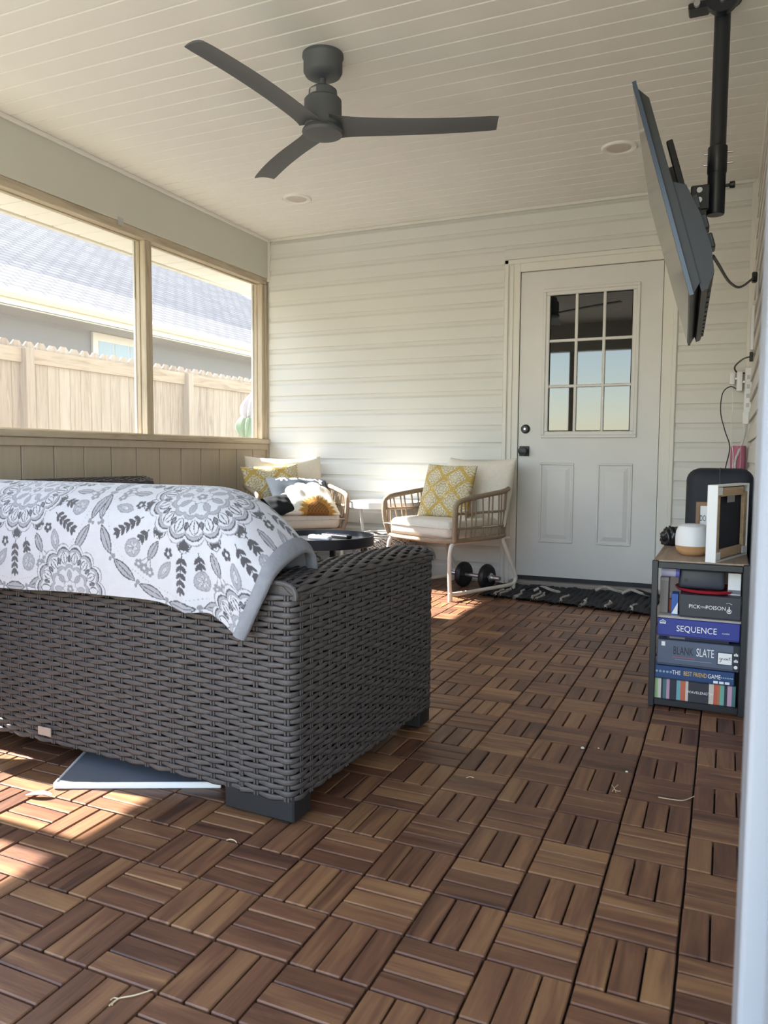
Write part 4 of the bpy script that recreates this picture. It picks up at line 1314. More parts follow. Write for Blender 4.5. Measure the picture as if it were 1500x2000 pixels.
def daisy(U, V):
    c = np.zeros((len(U), 3)); c[:] = (46, 54, 62)
    cx, cy = 0.28, -0.98
    dx, dy = U - cx, V - cy
    th = np.arctan2(dy, dx); r_ = np.hypot(dx, dy * 1.0)
    n = 17
    pr_ = 1.22 + 0.14 * np.abs(np.cos(n * th / 2)) ** 0.6 - 0.07 * np.cos(2 * th)
    pet = r_ < pr_
    c[pet] = (236, 232, 222)
    line = pet & (np.abs(np.cos(n * th / 2)) < 0.07)
    c[line] = (186, 182, 172)
    vein = pet & (np.abs(np.sin(n * th)) < 0.10) & (r_ > 0.6)
    c[vein] = (214, 210, 200)
    fr_ = 0.52 + 0.05 * np.sin(23 * th) + 0.03 * np.sin(51 * th)
    c[r_ < fr_ + 0.06] = (220, 190, 130)
    c[r_ < fr_] = (176, 128, 66)
    core = r_ < 0.34
    spk = np.sin(60 * U) * np.sin(60 * V) > 0.2
    c[core] = (140, 98, 54); c[core & spk] = (104, 72, 42)
    # the word, written in script along the top edge and turned upside down
    def st(pts, wd=0.055):
        p = np.array(pts)
        for a, b_ in zip(p[:-1], p[1:]):
            ab = b_ - a; L2 = (ab ** 2).sum() + 1e-9
            t = np.clip(((U - a[0]) * ab[0] + (V - a[1]) * ab[1]) / L2, 0, 1)
            c[np.hypot(U - a[0] - t * ab[0], V - a[1] - t * ab[1]) < wd / 2] = (234, 234, 228)
    def W(pts, ox):   # upright glyph units -> rotated 180 about the word's middle
        return [(0.02 - 1.75 * (ox + q[0]), 0.70 - 1.2 * q[1]) for q in pts]
    def arc(cx_, cy_, rx, ry, a0, a1, n_=12):
        return [(cx_ + rx * math.cos(R(a)), cy_ + ry * math.sin(R(a))) for a in np.linspace(a0, a1, n_)]
    h = [(-0.03, -0.04), (0.04, 0.10), (0.055, 0.2), (0.02, 0.21), (0.015, 0.05), (0.01, -0.08)]
    st(W(h, -0.42)); st(W(arc(0.05, -0.02, 0.045, 0.06, 180, 0) + [(0.10, -0.08), (0.14, -0.05)], -0.42))
    st(W(arc(0.05, -0.02, 0.05, 0.06, 30, 390), -0.26)); st(W([(0.10, 0.04), (0.10, -0.07), (0.15, -0.05)], -0.26))
    for ox in (-0.10, 0.07):
        st(W([(0.0, 0.05), (0.0, -0.20)], ox)); st(W(arc(0.05, -0.02, 0.05, 0.06, 180, -180), ox))
    st(W([(0.0, 0.05), (0.01, -0.05), (0.05, -0.08), (0.09, -0.02), (0.10, 0.05), (0.09, -0.15), (0.04, -0.21), (0.0, -0.17), (0.06, -0.10), (0.18, -0.03)], 0.25))
    return c
py3 = pillow('throw_pillow', 'dark pillow with white daisy lying back on the corner chair', pillow_mesh('daisy_cover', 0.44, 0.42, 0.13, 150, daisy, 0.05), chairL, (0.03, -0.15, 0.585), (R(-58), R(2), 0.02))
py4 = pillow('throw_pillow', 'small plain black pillow at the front of the corner chair', pillow_mesh('black_cover', 0.20, 0.17, 0.09, 24, lambda u, v: np.tile((34, 36, 38), (len(u), 1)), 0.05), chairL, (-0.165, -0.275, 0.535), (R(-50), R(-8), 0.2))

# ================================================================== TABLES, POUF, SMALL THINGS
ctb = thing('coffee_table', 'round black metal tray coffee table behind the sofa arm', 'coffee table', (-1.725, 2.285, 0))
obj('tray_top', MB().lathe([(0.001, 0.425), (0.268, 0.425), (0.272, 0.453), (0.280, 0.453), (0.280, 0.405), (0.276, 0.402), (0.001, 0.402)], 64, cap=False), M['black_metal'], ctb)
for a in (12, 102, 192, 282):
    x, y = 0.235 * math.cos(R(a)), 0.235 * math.sin(R(a))
    lg = obj('leg', MB().box(x - 0.013, x + 0.013, y - 0.013, y + 0.013, 0.0, 0.402, bevel=0.002), M['black_metal'], ctb)
    obj('leg_screw', MB().lathe([(0.001, -0.0155), (0.005, -0.0155), (0.006, -0.013)], 10, (x, y, 0.385), 'y'), M['steel'], lg)
obj('lower_shelf', MB().lathe([(0.001, 0.262), (0.215, 0.262), (0.218, 0.272), (0.222, 0.272), (0.222, 0.252), (0.001, 0.252)], 48, cap=False), M['black_metal'], ctb)
def remote(label, loc, rz, L, W, H, material, bmat, nb):
    t = thing('remote_control', label, 'remote', loc, rz, 'remotes on the coffee table')
    obj('body', MB().box(-L / 2, L / 2, -W / 2, W / 2, 0, H, bevel=min(W, H) * 0.42, seg=3), material, t)
    for k in range(nb):
        for j in (-1, 0, 1):
            x = -L * 0.38 + k * L * 0.76 / (nb - 1)
            obj('button', MB().lathe([(0.0045, H - 0.001), (0.0045, H + 0.0015), (0.001, H + 0.002)], 8, (x, j * W * 0.27, 0)), bmat, t)
remote('small white remote control on the black tray table', (-1.735, 2.30, 0.425), R(-10), 0.14, 0.038, 0.024, M['white_plastic'], mat('grey_button', (150, 152, 156), 0.5), 4)
remote('long black remote control on the black tray table', (-1.70, 2.42, 0.425), R(-14), 0.19, 0.045, 0.020, M['black'], mat('dark_button', (70, 66, 84), 0.5), 8)
mg = thing('mug', 'grey mug on the lower shelf of the black tray table', 'mug', (-1.80, 2.30, 0.262))
obj('cup', MB().lathe([(0.001, 0.0), (0.036, 0.0), (0.040, 0.006), (0.040, 0.088), (0.036, 0.088), (0.036, 0.01), (0.001, 0.008)], 28, cap=False), mat('grey_stoneware', (128, 124, 116), 0.4), mg)
obj('handle', MB().tube(catmull([(0.038, -0.005, 0.075), (0.066, -0.008, 0.07), (0.070, -0.01, 0.045), (0.040, -0.005, 0.02)], 6), 0.005, 8), mat('grey_stoneware_handle', (128, 124, 116), 0.4), mg)

PFX, PFY = -1.955, 3.640
pf = thing('pouf', 'round black and cream chevron pouf between the two chairs', 'pouf', (PFX, PFY, 0))
n_, rw = 220, 90
prf = catmull([(0.001, 0.318, 0), (0.12, 0.322, 0), (0.19, 0.318, 0), (0.214, 0.302, 0), (0.222, 0.25, 0), (0.226, 0.16, 0), (0.222, 0.06, 0), (0.205, 0.012, 0), (0.001, 0.0, 0)], 10)
arc_ = np.r_[0, np.cumsum([(prf[i + 1] - prf[i]).length for i in range(len(prf) - 1)])]
ss = np.linspace(0, arc_[-1], rw)
rr = np.interp(ss, arc_, [p.x for p in prf]); zz = np.interp(ss, arc_, [p.y for p in prf])
ang = np.linspace(0, 2 * math.pi, n_)
Pp = np.stack([rr[:, None] * np.cos(ang), rr[:, None] * np.sin(ang), np.repeat(zz[:, None], n_, 1)], -1)
pme = grid_mesh('cover', Pp)
uu = np.repeat((ang * 0.22)[None], rw, 0); vvv = np.repeat(ss[:, None], n_, 1)
side = rr[:, None] > 0.2
uu = np.where(side & (zz[:, None] < 0.31), uu, Pp[..., 0]); vvv = np.where(side & (zz[:, None] < 0.31), vvv, Pp[..., 1])
zig = np.abs(((uu / 0.036) % 1) - 0.5) * 0.036
c = np.where((((vvv + zig) / 0.020) % 1 > 0.5)[..., None], (206, 198, 188), (58, 56, 58))
set_print(pme, c.reshape(-1, 3))
obj('cover', pme, CLOTH, pf)
obj('piping', MB().tube([(0.205 * math.cos(a), 0.205 * math.sin(a), 0.316) for a in np.linspace(0, 2 * math.pi, 48, endpoint=False)], 0.005, 8, closed=True), M['cushion'], pf)

st_ = thing('tray_stand', 'white round tray stand on top of the chevron pouf', 'side table', (PFX, PFY, 0.321))
obj('tray', MB().lathe([(0.001, 0.198), (0.236, 0.198), (0.240, 0.232), (0.246, 0.232), (0.246, 0.190), (0.240, 0.188), (0.001, 0.188)], 56, cap=False), M['white_gloss'], st_)
obj('base_ring', MB().tube([(0.165 * math.cos(a), 0.165 * math.sin(a), 0.007) for a in np.linspace(0, 2 * math.pi, 40, endpoint=False)], 0.007, 8, closed=True), M['white_gloss'], st_)
for a in (225, 345, 105, 180):
    obj('leg', MB().tube([(0.165 * math.cos(R(a)), 0.165 * math.sin(R(a)), 0.004), (0.185 * math.cos(R(a)), 0.185 * math.sin(R(a)), 0.192)], 0.007, 8), M['white_gloss'], st_)

dm = thing('dumbbell', 'black dumbbell with chrome bar on the floor under the chair', 'dumbbell', (-1.285, 3.60, 0.084), R(-17))
obj('bar', MB().lathe([(0.0135, -0.19), (0.0135, 0.19)], 16, axis='x'), M['steel'], dm)
for s in (-1, 1):
    for k in range(1):
        o = obj('weight_plate', MB().lathe([(0.014, s * 0.075), (0.05, s * 0.070), (0.078, s * 0.072), (0.084, s * 0.080), (0.084, s * 0.102), (0.078, s * 0.110), (0.05, s * 0.112), (0.014, s * 0.108)], 36, axis='x'), M['rubber'], dm)
    obj('spin_collar', MB().lathe([(0.014, s * 0.112), (0.028, s * 0.113), (0.030, s * 0.126), (0.020, s * 0.130), (0.018, s * 0.145), (0.0135, s * 0.146)], 14, axis='x'), M['steel'], dm)

# ---- rag mat
rm = thing('rag_mat', 'black rag mat with pale strips on the floor before the door', 'mat', (-0.62, 3.45, 0.002))
BLK = mat('black_rag', (30, 32, 36), 0.9, var=0.3, scale=60, bump=0.9, bscale=90)
PALE = mat('pale_rag', (176, 168, 160), 0.9, var=0.25, scale=60, bump=0.6, bscale=90)
def strip(xc, w, yf, yb, z_, material, name, seed, h=0.012):
    rs = random.Random(seed)
    rows, pts = 26, []
    P_ = np.zeros((rows, 7, 3))
    for i in range(rows):
        t = i / (rows - 1)
        y = yf + (yb - yf) * t
        wob = 0.008 * math.sin(t * 7 + seed) + 0.004 * math.sin(t * 19 + 2 * seed)
        bump = z_ + 0.004 * max(0, math.sin(t * 9 + seed * 1.7)) + 0.002 * rs.random()
        for k, (a, hh_) in enumerate(((-1, 0), (-0.95, 0.5), (-0.5, 0.95), (0, 1), (0.5, 0.95), (0.95, 0.5), (1, 0))):
            P_[i, k] = (xc + wob + a * w / 2, y, (bump + h) * hh_ if hh_ else 0.0)
    return obj(name, grid_mesh(name, P_), material, rm)
NS = 30
for k in range(NS):
    q = (k + 0.5) / NS
    xc = -0.56 + 1.03 * q
    yfr = -0.10 - 0.19 * q + 0.010 * math.sin(k * 2.3)
    strip(xc, 0.044, yfr, 0.37 + 0.012 * math.sin(k), 0.0, BLK, 'dark_strip', k)
    if k % 4 == 2 or k in (3, 9):
        strip(xc + 0.012, 0.013, yfr - 0.006, yfr + random.choice((0.22, 0.30, 0.40, 0.26)), 0.008, PALE, 'pale_strip', k + 50, 0.013)
for k in range(5):
    xc = random.uniform(-0.35, 0.35); yc = random.uniform(0.1, 0.32)
    b_ = MB().tube(catmull([(xc, yc, 0.02), (xc + 0.05, yc + 0.02, 0.045), (xc + 0.11, yc - 0.01, 0.036), (xc + 0.16, yc + 0.02, 0.02)], 5), 0.009, 7)
    obj('loose_rag', b_, BLK if k % 2 else PALE, rm)

# ---- things lying on the floor
bd = thing('flat_board', 'grey flat panel with white edge lying under the sofa', 'panel', (-1.357, 0.193, 0.0), R(25.4))
obj('face', MB().box(0.0, 0.42, 0.0, 0.34, 0.002, 0.013), mat('grey_laminate', (116, 119, 127), 0.5), bd)
obj('front_edge', MB().box(-0.004, 0.424, -0.006, 0.0, 0.0, 0.017, bevel=0.002), M['white_plastic'], bd)
obj('side_edge', MB().box(-0.008, -0.001, -0.006, 0.34, 0.0, 0.017, bevel=0.002), M['white_plastic'], bd)
STRAW = mat('dry_straw', (206, 186, 150), 0.8)
def twig(label, pts, r_=0.0011, branches=()):
    t = thing('grass_stem', label, 'grass stem', pts[0])
    p0 = Vector(pts[0])
    obj('stem', MB().tube(catmull([Vector(p) - p0 for p in pts], 6), r_, 5), STRAW, t)
    for b_ in branches:
        obj('side_shoot', MB().tube(catmull([Vector(p) - p0 for p in b_], 5), r_ * 0.8, 5), STRAW, t)
def pf_(px, py, z_=0.003):
    d = M3 @ Vector(((px - 750) / F_PX, 1, (1000 - py) / F_PX))
    k = (z_ - CAM.z) / d.z
    q = CAM + d * k
    return (q.x, q.y, z_)
twig('dry forked grass stem on the floor nearest the entry', [pf_(213, 1964), pf_(232, 1950), pf_(262, 1944), pf_(298, 1933)], 0.0011, [[pf_(232, 1950), pf_(222, 1949), pf_(216, 1953)], [pf_(232, 1950), pf_(222, 1958), pf_(219, 1963)]])
twig('long dry grass stem on the floor before the shelf', [pf_(1286, 1557), pf_(1310, 1561), pf_(1335, 1563), pf_(1356, 1555)])
twig('curled bit of dry grass below the sofa corner leg', [pf_(442, 1641), pf_(450, 1639), pf_(459, 1642), pf_(462, 1646)])
twig('short bit of dry grass in the middle of the walkway', [pf_(911, 1519), pf_(918, 1517), pf_(925, 1519)])
twig('tangle of dry grass near the shelf on the floor', [pf_(1196, 1546), pf_(1201, 1538), pf_(1207, 1533)], 0.001, [[pf_(1199, 1541), pf_(1206, 1545), pf_(1212, 1545)], [pf_(1195, 1533), pf_(1200, 1540), pf_(1203, 1548)]])
lf_ = thing('dry_leaf', 'pale curled leaf in the sunlit patch of floor', 'leaf', pf_(76, 1556, 0.002), R(22))
P_ = np.zeros((13, 5, 3))
for i in range(13):
    t = i / 12
    w = 0.011 * math.sin(math.pi * t) ** 0.7
    for k in range(5):
        s = k / 2 - 1
        P_[i, k] = (-0.035 + 0.07 * t, s * w, 0.003 + 0.006 * s * s * math.sin(math.pi * t) + 0.004 * t)
lo = obj('blade', grid_mesh('blade', P_), mat('dry_leaf', (206, 186, 166), 0.7, var=0.15, scale=60), lf_)
lo.modifiers.new('thick', 'SOLIDIFY').thickness = 0.0006
for px_, py_, rr_ in ((1224, 1508, 0.004), (1169, 1462, 0.003), (1138, 1462, 0.006)):
    q = pf_(px_, py_, 0.0)
    o = obj('crumb', MB().lathe([(0.0004, 0), (rr_ * 0.9, 0.0005), (rr_, rr_ * 0.5), (rr_ * 0.4, rr_ * 0.9), (0.0004, rr_)], 7, q), mat('pale_crumb', (206, 200, 190), 0.8))
    tag(o, {1224: 'tiny pale pebble on the floor in front of the shelf', 1169: 'tiny pale speck on the floor left of the shelf', 1138: 'pale wood chip on the floor left of the shelf'}[px_], 'crumb')

# ================================================================== SHELF AND ITS THINGS
SX0, SX1, SY0, SY1, SZ = -0.022, 0.284, 1.555, 2.115, 0.513
shf = thing('storage_shelf', 'black metal framed shelf with wood top by the right wall', 'shelf', (SX0, SY0, 0))
W_, D_ = SX1 - SX0, SY1 - SY0
bt = 0.020
for x in (0, W_ - bt):
    for y in (0, D_ - bt):
        obj('upright', MB().box(x, x + bt, y, y + bt, 0, SZ, bevel=0.002), M['black_metal'], shf)
for z_ in (0.006, SZ - 0.026):
    for y in (0.001, D_ - bt + 0.001):
        obj('rail', MB().box(bt, W_ - bt, y, y + bt - 0.002, z_, z_ + 0.022, bevel=0.002), M['black_metal'], shf)
    for x in (0.001, W_ - bt + 0.001):
        obj('rail', MB().box(x, x + bt - 0.002, bt, D_ - bt, z_, z_ + 0.022, bevel=0.002), M['black_metal'], shf)
obj('top_board', MB().box(0.004, W_ - 0.004, 0.016, D_ - 0.004, SZ - 0.008, SZ + 0.001, bevel=0.001), wood_mat('grey_oak_top', (124, 104, 86), (158, 138, 118), (176, 158, 138), 0.55, axis=1, objvar=0.0), shf)
obj('bottom_board', MB().box(0.01, W_ - 0.01, 0.012, D_ - 0.01, 0.012, 0.022), M['black_metal'], shf)
obj('middle_board', MB().box(0.01, W_ - 0.01, 0.02, D_ - 0.01, 0.312, 0.320), mat('grey_shelf_board', (172, 164, 158), 0.6), shf)
obj('back_board', MB().box(0.02, W_ - 0.02, D_ - 0.018, D_ - 0.010, 0.022, SZ - 0.03), mat('warm_grey_panel', (132, 120, 112), 0.6), shf)
YFACE = SY0 + 0.014
def game_box(label, x0, x1, z0, z1, rgb, depth=0.27, y0=YFACE, name='board_game_box'):
    t = thing(name, label, 'game box', ((x0 + x1) / 2, y0, z0))
    w = (x1 - x0) / 2; h = z1 - z0
    obj('lid', MB().box(-w, w, 0, depth, h * 0.06, h, bevel=0.0015), mat(label[:18].replace(' ', '_') + '_card', rgb, 0.45, var=0.05), t)
    obj('tray', MB().box(-w + 0.002, w - 0.002, 0.002, depth - 0.002, 0, h * 0.08), mat(label[:18].replace(' ', '_') + '_tray', tuple(c * 0.75 for c in rgb), 0.5), t)
    return t, w, h
INK = M['print_white']
dark_ink = mat('dark_ink', (34, 36, 46), 0.5)
# Wavelength
t, w, h = game_box('striped party game box at the bottom of the shelf', -0.002, 0.256, 0.022, 0.098, (48, 48, 58))
sx = -w
for cw, rgb in ((0.0113, (150, 178, 130)), (0.0101, (206, 198, 190)), (0.0063, (44, 46, 58)), (0.0113, (70, 112, 116)), (0.0101, (190, 150, 176)), (0.0227, (40, 42, 56)), (0.0126, (110, 168, 176)), (0.0164, (196, 104, 80)), (0.0088, (206, 196, 184)), (0.0654, None), (0.0151, (206, 196, 184)), (0.0126, (196, 92, 72)), (0.0076, (176, 120, 76)), (0.0126, (110, 168, 156)), (0.0101, (40, 42, 56)), (0.0138, (190, 150, 176)), (0.0113, (70, 112, 116))):
    if rgb and sx + cw <= w + 0.003:
        obj('printed_stripe', MB().box(sx, min(sx + cw, w), -0.0006, 0.0004, h * 0.09, h * 0.985), mat('stripe_ink', rgb, 0.5, var=0.03), t)
        obj('printed_stripe', MB().box(sx, min(sx + cw, w), 0.0, 0.25, h - 0.0004, h + 0.0006), mat('stripe_ink_top', rgb, 0.5, var=0.03), t)
    sx += cw
lettering('WAVELENGTH', 0.0125, INK, t, (0.018, -0.0008, h * 0.52))
# The best friend game (lies under Blank Slate)
t, w, h = game_box('blue flat game box lying on the striped box', -0.006, 0.250, 0.100, 0.146, (32, 66, 116), 0.25, YFACE - 0.006)
lettering('THE', 0.021, INK, t, (-0.054, -0.0008, h * 0.55), 0.72)
lettering('BEST FRIEND', 0.021, mat('mustard_ink', (224, 186, 100), 0.5), t, (0.006, -0.0008, h * 0.55), 0.62)
lettering('GAME', 0.021, INK, t, (0.066, -0.0008, h * 0.55), 0.72)
for k in range(11):
    x = -w + 0.010 + k * 0.0115 if k < 5 else w - 0.006 - (k - 5) * 0.0066
    obj('printed_dot', MB().lathe([(0.0001, -0.0008), (0.0042 if k < 5 else 0.0026, -0.0008), (0.0042 if k < 5 else 0.0026, 0.0002)], 10, (x, 0, h * 0.55), 'y'), mat('pale_blue_ink', (140, 164, 180), 0.5), t)
for k in range(3):
    obj('printed_badge', MB().box(w - 0.064 + k * 0.018, w - 0.050 + k * 0.018, -0.0008, 0.0002, h * 0.08, h * 0.26), INK, t)
# Blank Slate
t, w, h = game_box('slate grey game box lying under the blue box', 0.002, 0.264, 0.148, 0.236, (84, 94, 116))
lettering('BLANK', 0.040, dark_ink, t, (-0.046, -0.0008, h * 0.60), 0.52)
lettering('SLATE', 0.040, INK, t, (0.024, -0.0008, h * 0.60), 0.52)
obj('printed_rule', MB().box(-0.080, -0.008, -0.0008, 0.0002, h * 0.335, h * 0.36), mat('red_ink', (168, 90, 104), 0.5), t)
obj('printed_rule', MB().box(-0.072, 0.046, -0.0008, 0.0002, h * 0.25, h * 0.265), mat('grey_ink', (150, 156, 168), 0.5), t)
cd = obj('printed_card', MB().box(0.062, 0.098 + 0.012, -0.0009, 0.0002, h * 0.22, h * 0.72, bevel=0.0003), dark_ink, t)
obj('card_face', MB().box(0.0645, 0.1075, -0.0014, -0.0008, h * 0.255, h * 0.69), INK, cd)
def script(pts, o, material, parent, r_=0.0006, name='script'):
    obj(name, MB().tube(catmull([(o[0] + p[0], o[1], o[2] + p[1]) for p in pts], 5), r_, 5), material, parent)
gg = [(0.008, 0.006), (0.004, 0.008), (0.002, 0.004), (0.006, 0.003), (0.008, 0.007), (0.007, -0.004), (0.003, -0.005), (0.009, 0.003), (0.012, 0.008), (0.0125, 0.006), (0.015, 0.006), (0.015, 0.003), (0.018, 0.004), (0.021, 0.007), (0.019, 0.008), (0.018, 0.004), (0.022, 0.003), (0.026, 0.008), (0.024, 0.007), (0.024, 0.003), (0.028, 0.007), (0.028, 0.003), (0.032, 0.006), (0.034, 0.013), (0.033, 0.005), (0.037, 0.004)]
script(gg, (0.067, -0.0014, h * 0.40), dark_ink, cd)
script([(0.029, 0.010), (0.034, 0.0105), (0.039, 0.012)], (0.067, -0.0014, h * 0.40), dark_ink, cd)
obj('printed_band', MB().box(w - 0.020, w - 0.002, -0.0008, 0.0002, 0.004, h), dark_ink, t)
for k, zf in enumerate((0.66, 0.42, 0.18)):
    if k < 2:
        for q in (-0.0045, 0, 0.0045):
            obj('printed_icon', MB().box(w - 0.011 + q - 0.0017, w - 0.011 + q + 0.0017, -0.0012, -0.0006, h * zf - 0.004, h * zf + (0.006 if q == 0 else 0.003)), INK, t)
    else:
        obj('printed_icon', MB().lathe([(0.0001, -0.0012), (0.006, -0.0012), (0.006, -0.0004)], 14, (w - 0.011, 0, h * zf), 'y'), INK, t)
obj('printed_badge', MB().box(-w + 0.014, -w + 0.026, -0.0008, 0.0002, h * 0.76, h * 0.93), INK, t)
lf2 = thing('card_pack', 'dark thin card pack lying on the slate grey box', 'card pack', (0.10, YFACE + 0.02, 0.236))
obj('sleeve', MB().box(-0.07, 0.13, 0, 0.22, 0.0, 0.012, bevel=0.001), mat('dark_card', (40, 44, 56), 0.6), lf2)
obj('label_strip', MB().box(-0.06, -0.01, -0.0005, 0.05, 0.003, 0.0125), mat('grey_label', (140, 138, 140), 0.6), lf2)
# Sequence
t, w, h = game_box('royal blue game box with large white lettering', 0.000, 0.262, 0.249, 0.311, (40, 54, 140))
lettering('SEQUENCE', 0.0295, INK, t, (-0.004, -0.0008, h * 0.48), 0.88)
lettering('CLASSIC', 0.0065, INK, t, (0.088, -0.0008, h * 0.42))
for dx, dz, r_ in ((-0.006, 0, 0.0042), (0, 0.003, 0.0048), (0.006, 0, 0.0042)):
    obj('printed_logo', MB().lathe([(r_ * 0.55, -0.0008), (r_, -0.0008), (r_, 0.0002)], 14, (-w + 0.018 + dx, 0, h * 0.80 + dz), 'y', cap=False), INK, t)
obj('printed_logo', MB().box(-w + 0.008, -w + 0.028, -0.0008, 0.0002, h * 0.70, h * 0.745), INK, t)
# Pick your poison, on the middle board
t, w, h = game_box('charcoal game box with small white lettering on the upper shelf', 0.070, 0.262, 0.320, 0.400, (44, 48, 60), 0.24)
lettering('PICK', 0.0185, INK, t, (-0.048, -0.0008, h * 0.50), 0.95)
lettering('YOUR', 0.0088, INK, t, (-0.0185, -0.0008, h * 0.50), 0.95)
lettering('POISON', 0.0185, INK, t, (0.0185, -0.0008, h * 0.50), 0.95)
ic = obj('printed_flask', MB().lathe([(0.0052, -0.0008), (0.0075, -0.0008), (0.0075, 0.0002)], 18, (0.060, 0, h * 0.40), 'y', cap=False), INK, t)
obj('flask_neck', MB().box(0.0585, 0.0615, -0.0008, 0.0002, h * 0.48, h * 0.60), INK, ic)
obj('flask_skull', MB().lathe([(0.0001, -0.0008), (0.003, -0.0008), (0.003, 0.0002)], 12, (0.060, 0, h * 0.41), 'y'), INK, ic)
obj('flask_smoke', MB().tube(catmull([(0.051, -0.0006, h * 0.72), (0.056, -0.0006, h * 0.76), (0.063, -0.0006, h * 0.73), (0.069, -0.0006, h * 0.70)], 5), 0.0006, 5), INK, ic)
# red tray lid, grey box, white box, small packs in the upper bay
t = thing('red_lid', 'flat red plastic lid on the charcoal game box', 'lid', (0.155, YFACE + 0.12, 0.403))
obj('plate', MB().lathe([(0.001, 0.004), (0.098, 0.004), (0.106, 0.010), (0.108, 0.009), (0.102, 0.0), (0.001, 0.0)], 40, cap=False), mat('red_plastic', (176, 44, 56), 0.35), t)
t = thing('speaker_box', 'dark grey rounded box on the red lid', 'box', (0.135, YFACE + 0.13, 0.408))
obj('body', MB().box(-0.075, 0.075, -0.055, 0.10, 0.0, 0.072, bevel=0.012, seg=3), mat('dark_grey_plastic', (58, 64, 74), 0.45), t)
obj('front_button', MB().lathe([(0.001, -0.058), (0.006, -0.058), (0.006, -0.054)], 12, (-0.05, 0, 0.03), 'y'), M['black'], t)
t = thing('white_carton', 'small white carton at the right end of the upper shelf', 'carton', (0.240, YFACE + 0.05, 0.400))
obj('carton', MB().box(-0.020, 0.020, 0.0, 0.04, 0.0, 0.075, bevel=0.001), M['white_plastic'], t)
obj('printed_strip', MB().box(-0.019, 0.019, -0.0008, 0.0, 0.004, 0.018), mat('grey_print', (110, 112, 120), 0.5), t)
t = thing('blue_card_pack', 'small blue and white pack beside the charcoal game box', 'pack', (0.052, YFACE + 0.03, 0.320))
obj('pack', MB().box(-0.010, 0.012, 0, 0.06, 0, 0.074, bevel=0.001), mat('mid_blue_card', (48, 92, 168), 0.5), t)
bb = MB(); bb.add([(-0.009, -0.0008, 0.004), (0.011, -0.0008, 0.004), (0.011, -0.0008, 0.045)], [(0, 1, 2)]); obj('printed_wedge', bb, INK, t)
t = thing('orange_tin', 'little orange tin behind the blue pack', 'tin', (0.034, YFACE + 0.10, 0.320))
obj('tin', MB().lathe([(0.001, 0), (0.014, 0), (0.014, 0.04), (0.012, 0.044), (0.001, 0.044)], 20, cap=False), mat('orange_tin', (196, 92, 60), 0.4), t)
t = thing('tape_roll', 'white and violet wrapped roll under the shelf top', 'roll', (0.020, YFACE + 0.07, 0.447))
obj('roll', MB().lathe([(0.001, -0.024), (0.016, -0.024), (0.017, -0.02), (0.017, 0.02), (0.016, 0.024), (0.001, 0.024)], 20, (0.008, 0, 0.017), 'x', cap=False), mat('pale_violet_wrap', (190, 188, 214), 0.5), t)
obj('violet_end', MB().lathe([(0.001, 0.024), (0.018, 0.024), (0.018, 0.036), (0.001, 0.036)], 20, (0.008, 0, 0.017), 'x', cap=False), mat('violet_plastic', (104, 104, 190), 0.45), t)
t = thing('storage_tin', 'small dark tin holding up the wrapped roll', 'tin', (0.020, YFACE + 0.07, 0.320))
obj('body', MB().box(-0.018, 0.010, -0.02, 0.05, 0, 0.125, bevel=0.002), mat('warm_grey_tin', (128, 120, 118), 0.5), t)
obj('lid', MB().box(-0.019, 0.011, -0.021, 0.051, 0.113, 0.127, bevel=0.002), mat('warm_grey_tin_lid', (140, 132, 130), 0.5), t)

# ---- on the shelf top
ZT = SZ + 0.001
t = thing('aroma_diffuser', 'white diffuser with wooden base on the shelf top', 'diffuser', (0.098, 1.765, ZT))
obj('wooden_base', MB().lathe([(0.001, 0.0), (0.036, 0.0), (0.046, 0.006), (0.056, 0.020), (0.0595, 0.036)], 40, cap=False), wood_mat('pale_bamboo', (170, 128, 88), (196, 152, 108), (212, 172, 128), 0.5, axis=0, objvar=0), t)
obj('white_cover', MB().lathe([(0.0595, 0.036), (0.060, 0.060), (0.058, 0.085), (0.050, 0.105), (0.034, 0.113), (0.001, 0.114)], 40, cap=False), M['white_plastic'], t)
fa = math.atan2(0.361, 0.116)
t = thing('picture_frame', 'white box frame on the shelf turned to show its back', 'picture frame', (0.178, 1.560, ZT), fa)
FW, FH, FT = 0.335, 0.262, 0.034      # local x along the frame, +y toward the front face
PINE = wood_mat('raw_pine_batten', (150, 122, 92), (186, 158, 126), (200, 176, 146), 0.7, axis=0, objvar=0)
obj('side', MB().box(0, 0.006, 0, FT, 0, FH, bevel=0.001), M['white_plastic'], t); obj('side', MB().box(FW - 0.006, FW, 0, FT, 0, FH, bevel=0.001), M['white_plastic'], t)
obj('side', MB().box(0.006, FW - 0.006, 0, FT, 0, 0.006), M['white_plastic'], t); obj('side', MB().box(0.006, FW - 0.006, 0, FT, FH - 0.006, FH), M['white_plastic'], t)
obj('back_cloth', MB().box(0.006, FW - 0.006, FT - 0.016, FT, 0.006, FH - 0.006), mat('navy_black_backing', (30, 33, 46), 0.8), t)
for (a, b_, c_, d_) in ((0.008, 0.040, 0.03, FH - 0.03), (FW - 0.04, FW - 0.008, 0.03, FH - 0.03), (0.05, FW - 0.05, 0.010, 0.040), (0.05, FW - 0.05, FH - 0.040, FH - 0.010)):
    obj('batten', MB().box(a, b_, 0.004, 0.016, c_, d_, bevel=0.001), PINE, t)
for (a, c_) in ((0.010, 0.008), (FW - 0.050, 0.008), (0.010, FH - 0.034)):
    obj('corner_brace', MB().box(a, a + 0.040, 0.001, 0.004, c_, c_ + 0.026), M['white_plastic'], t)
obj('hanger', MB().box(FW / 2 - 0.06, FW / 2 + 0.01, 0.001, 0.004, FH - 0.062, FH - 0.040), M['steel'], t)
t = thing('wooden_sign', 'small wood framed sign with black letters behind the diffuser', 'sign', (0.100, 1.93, ZT))
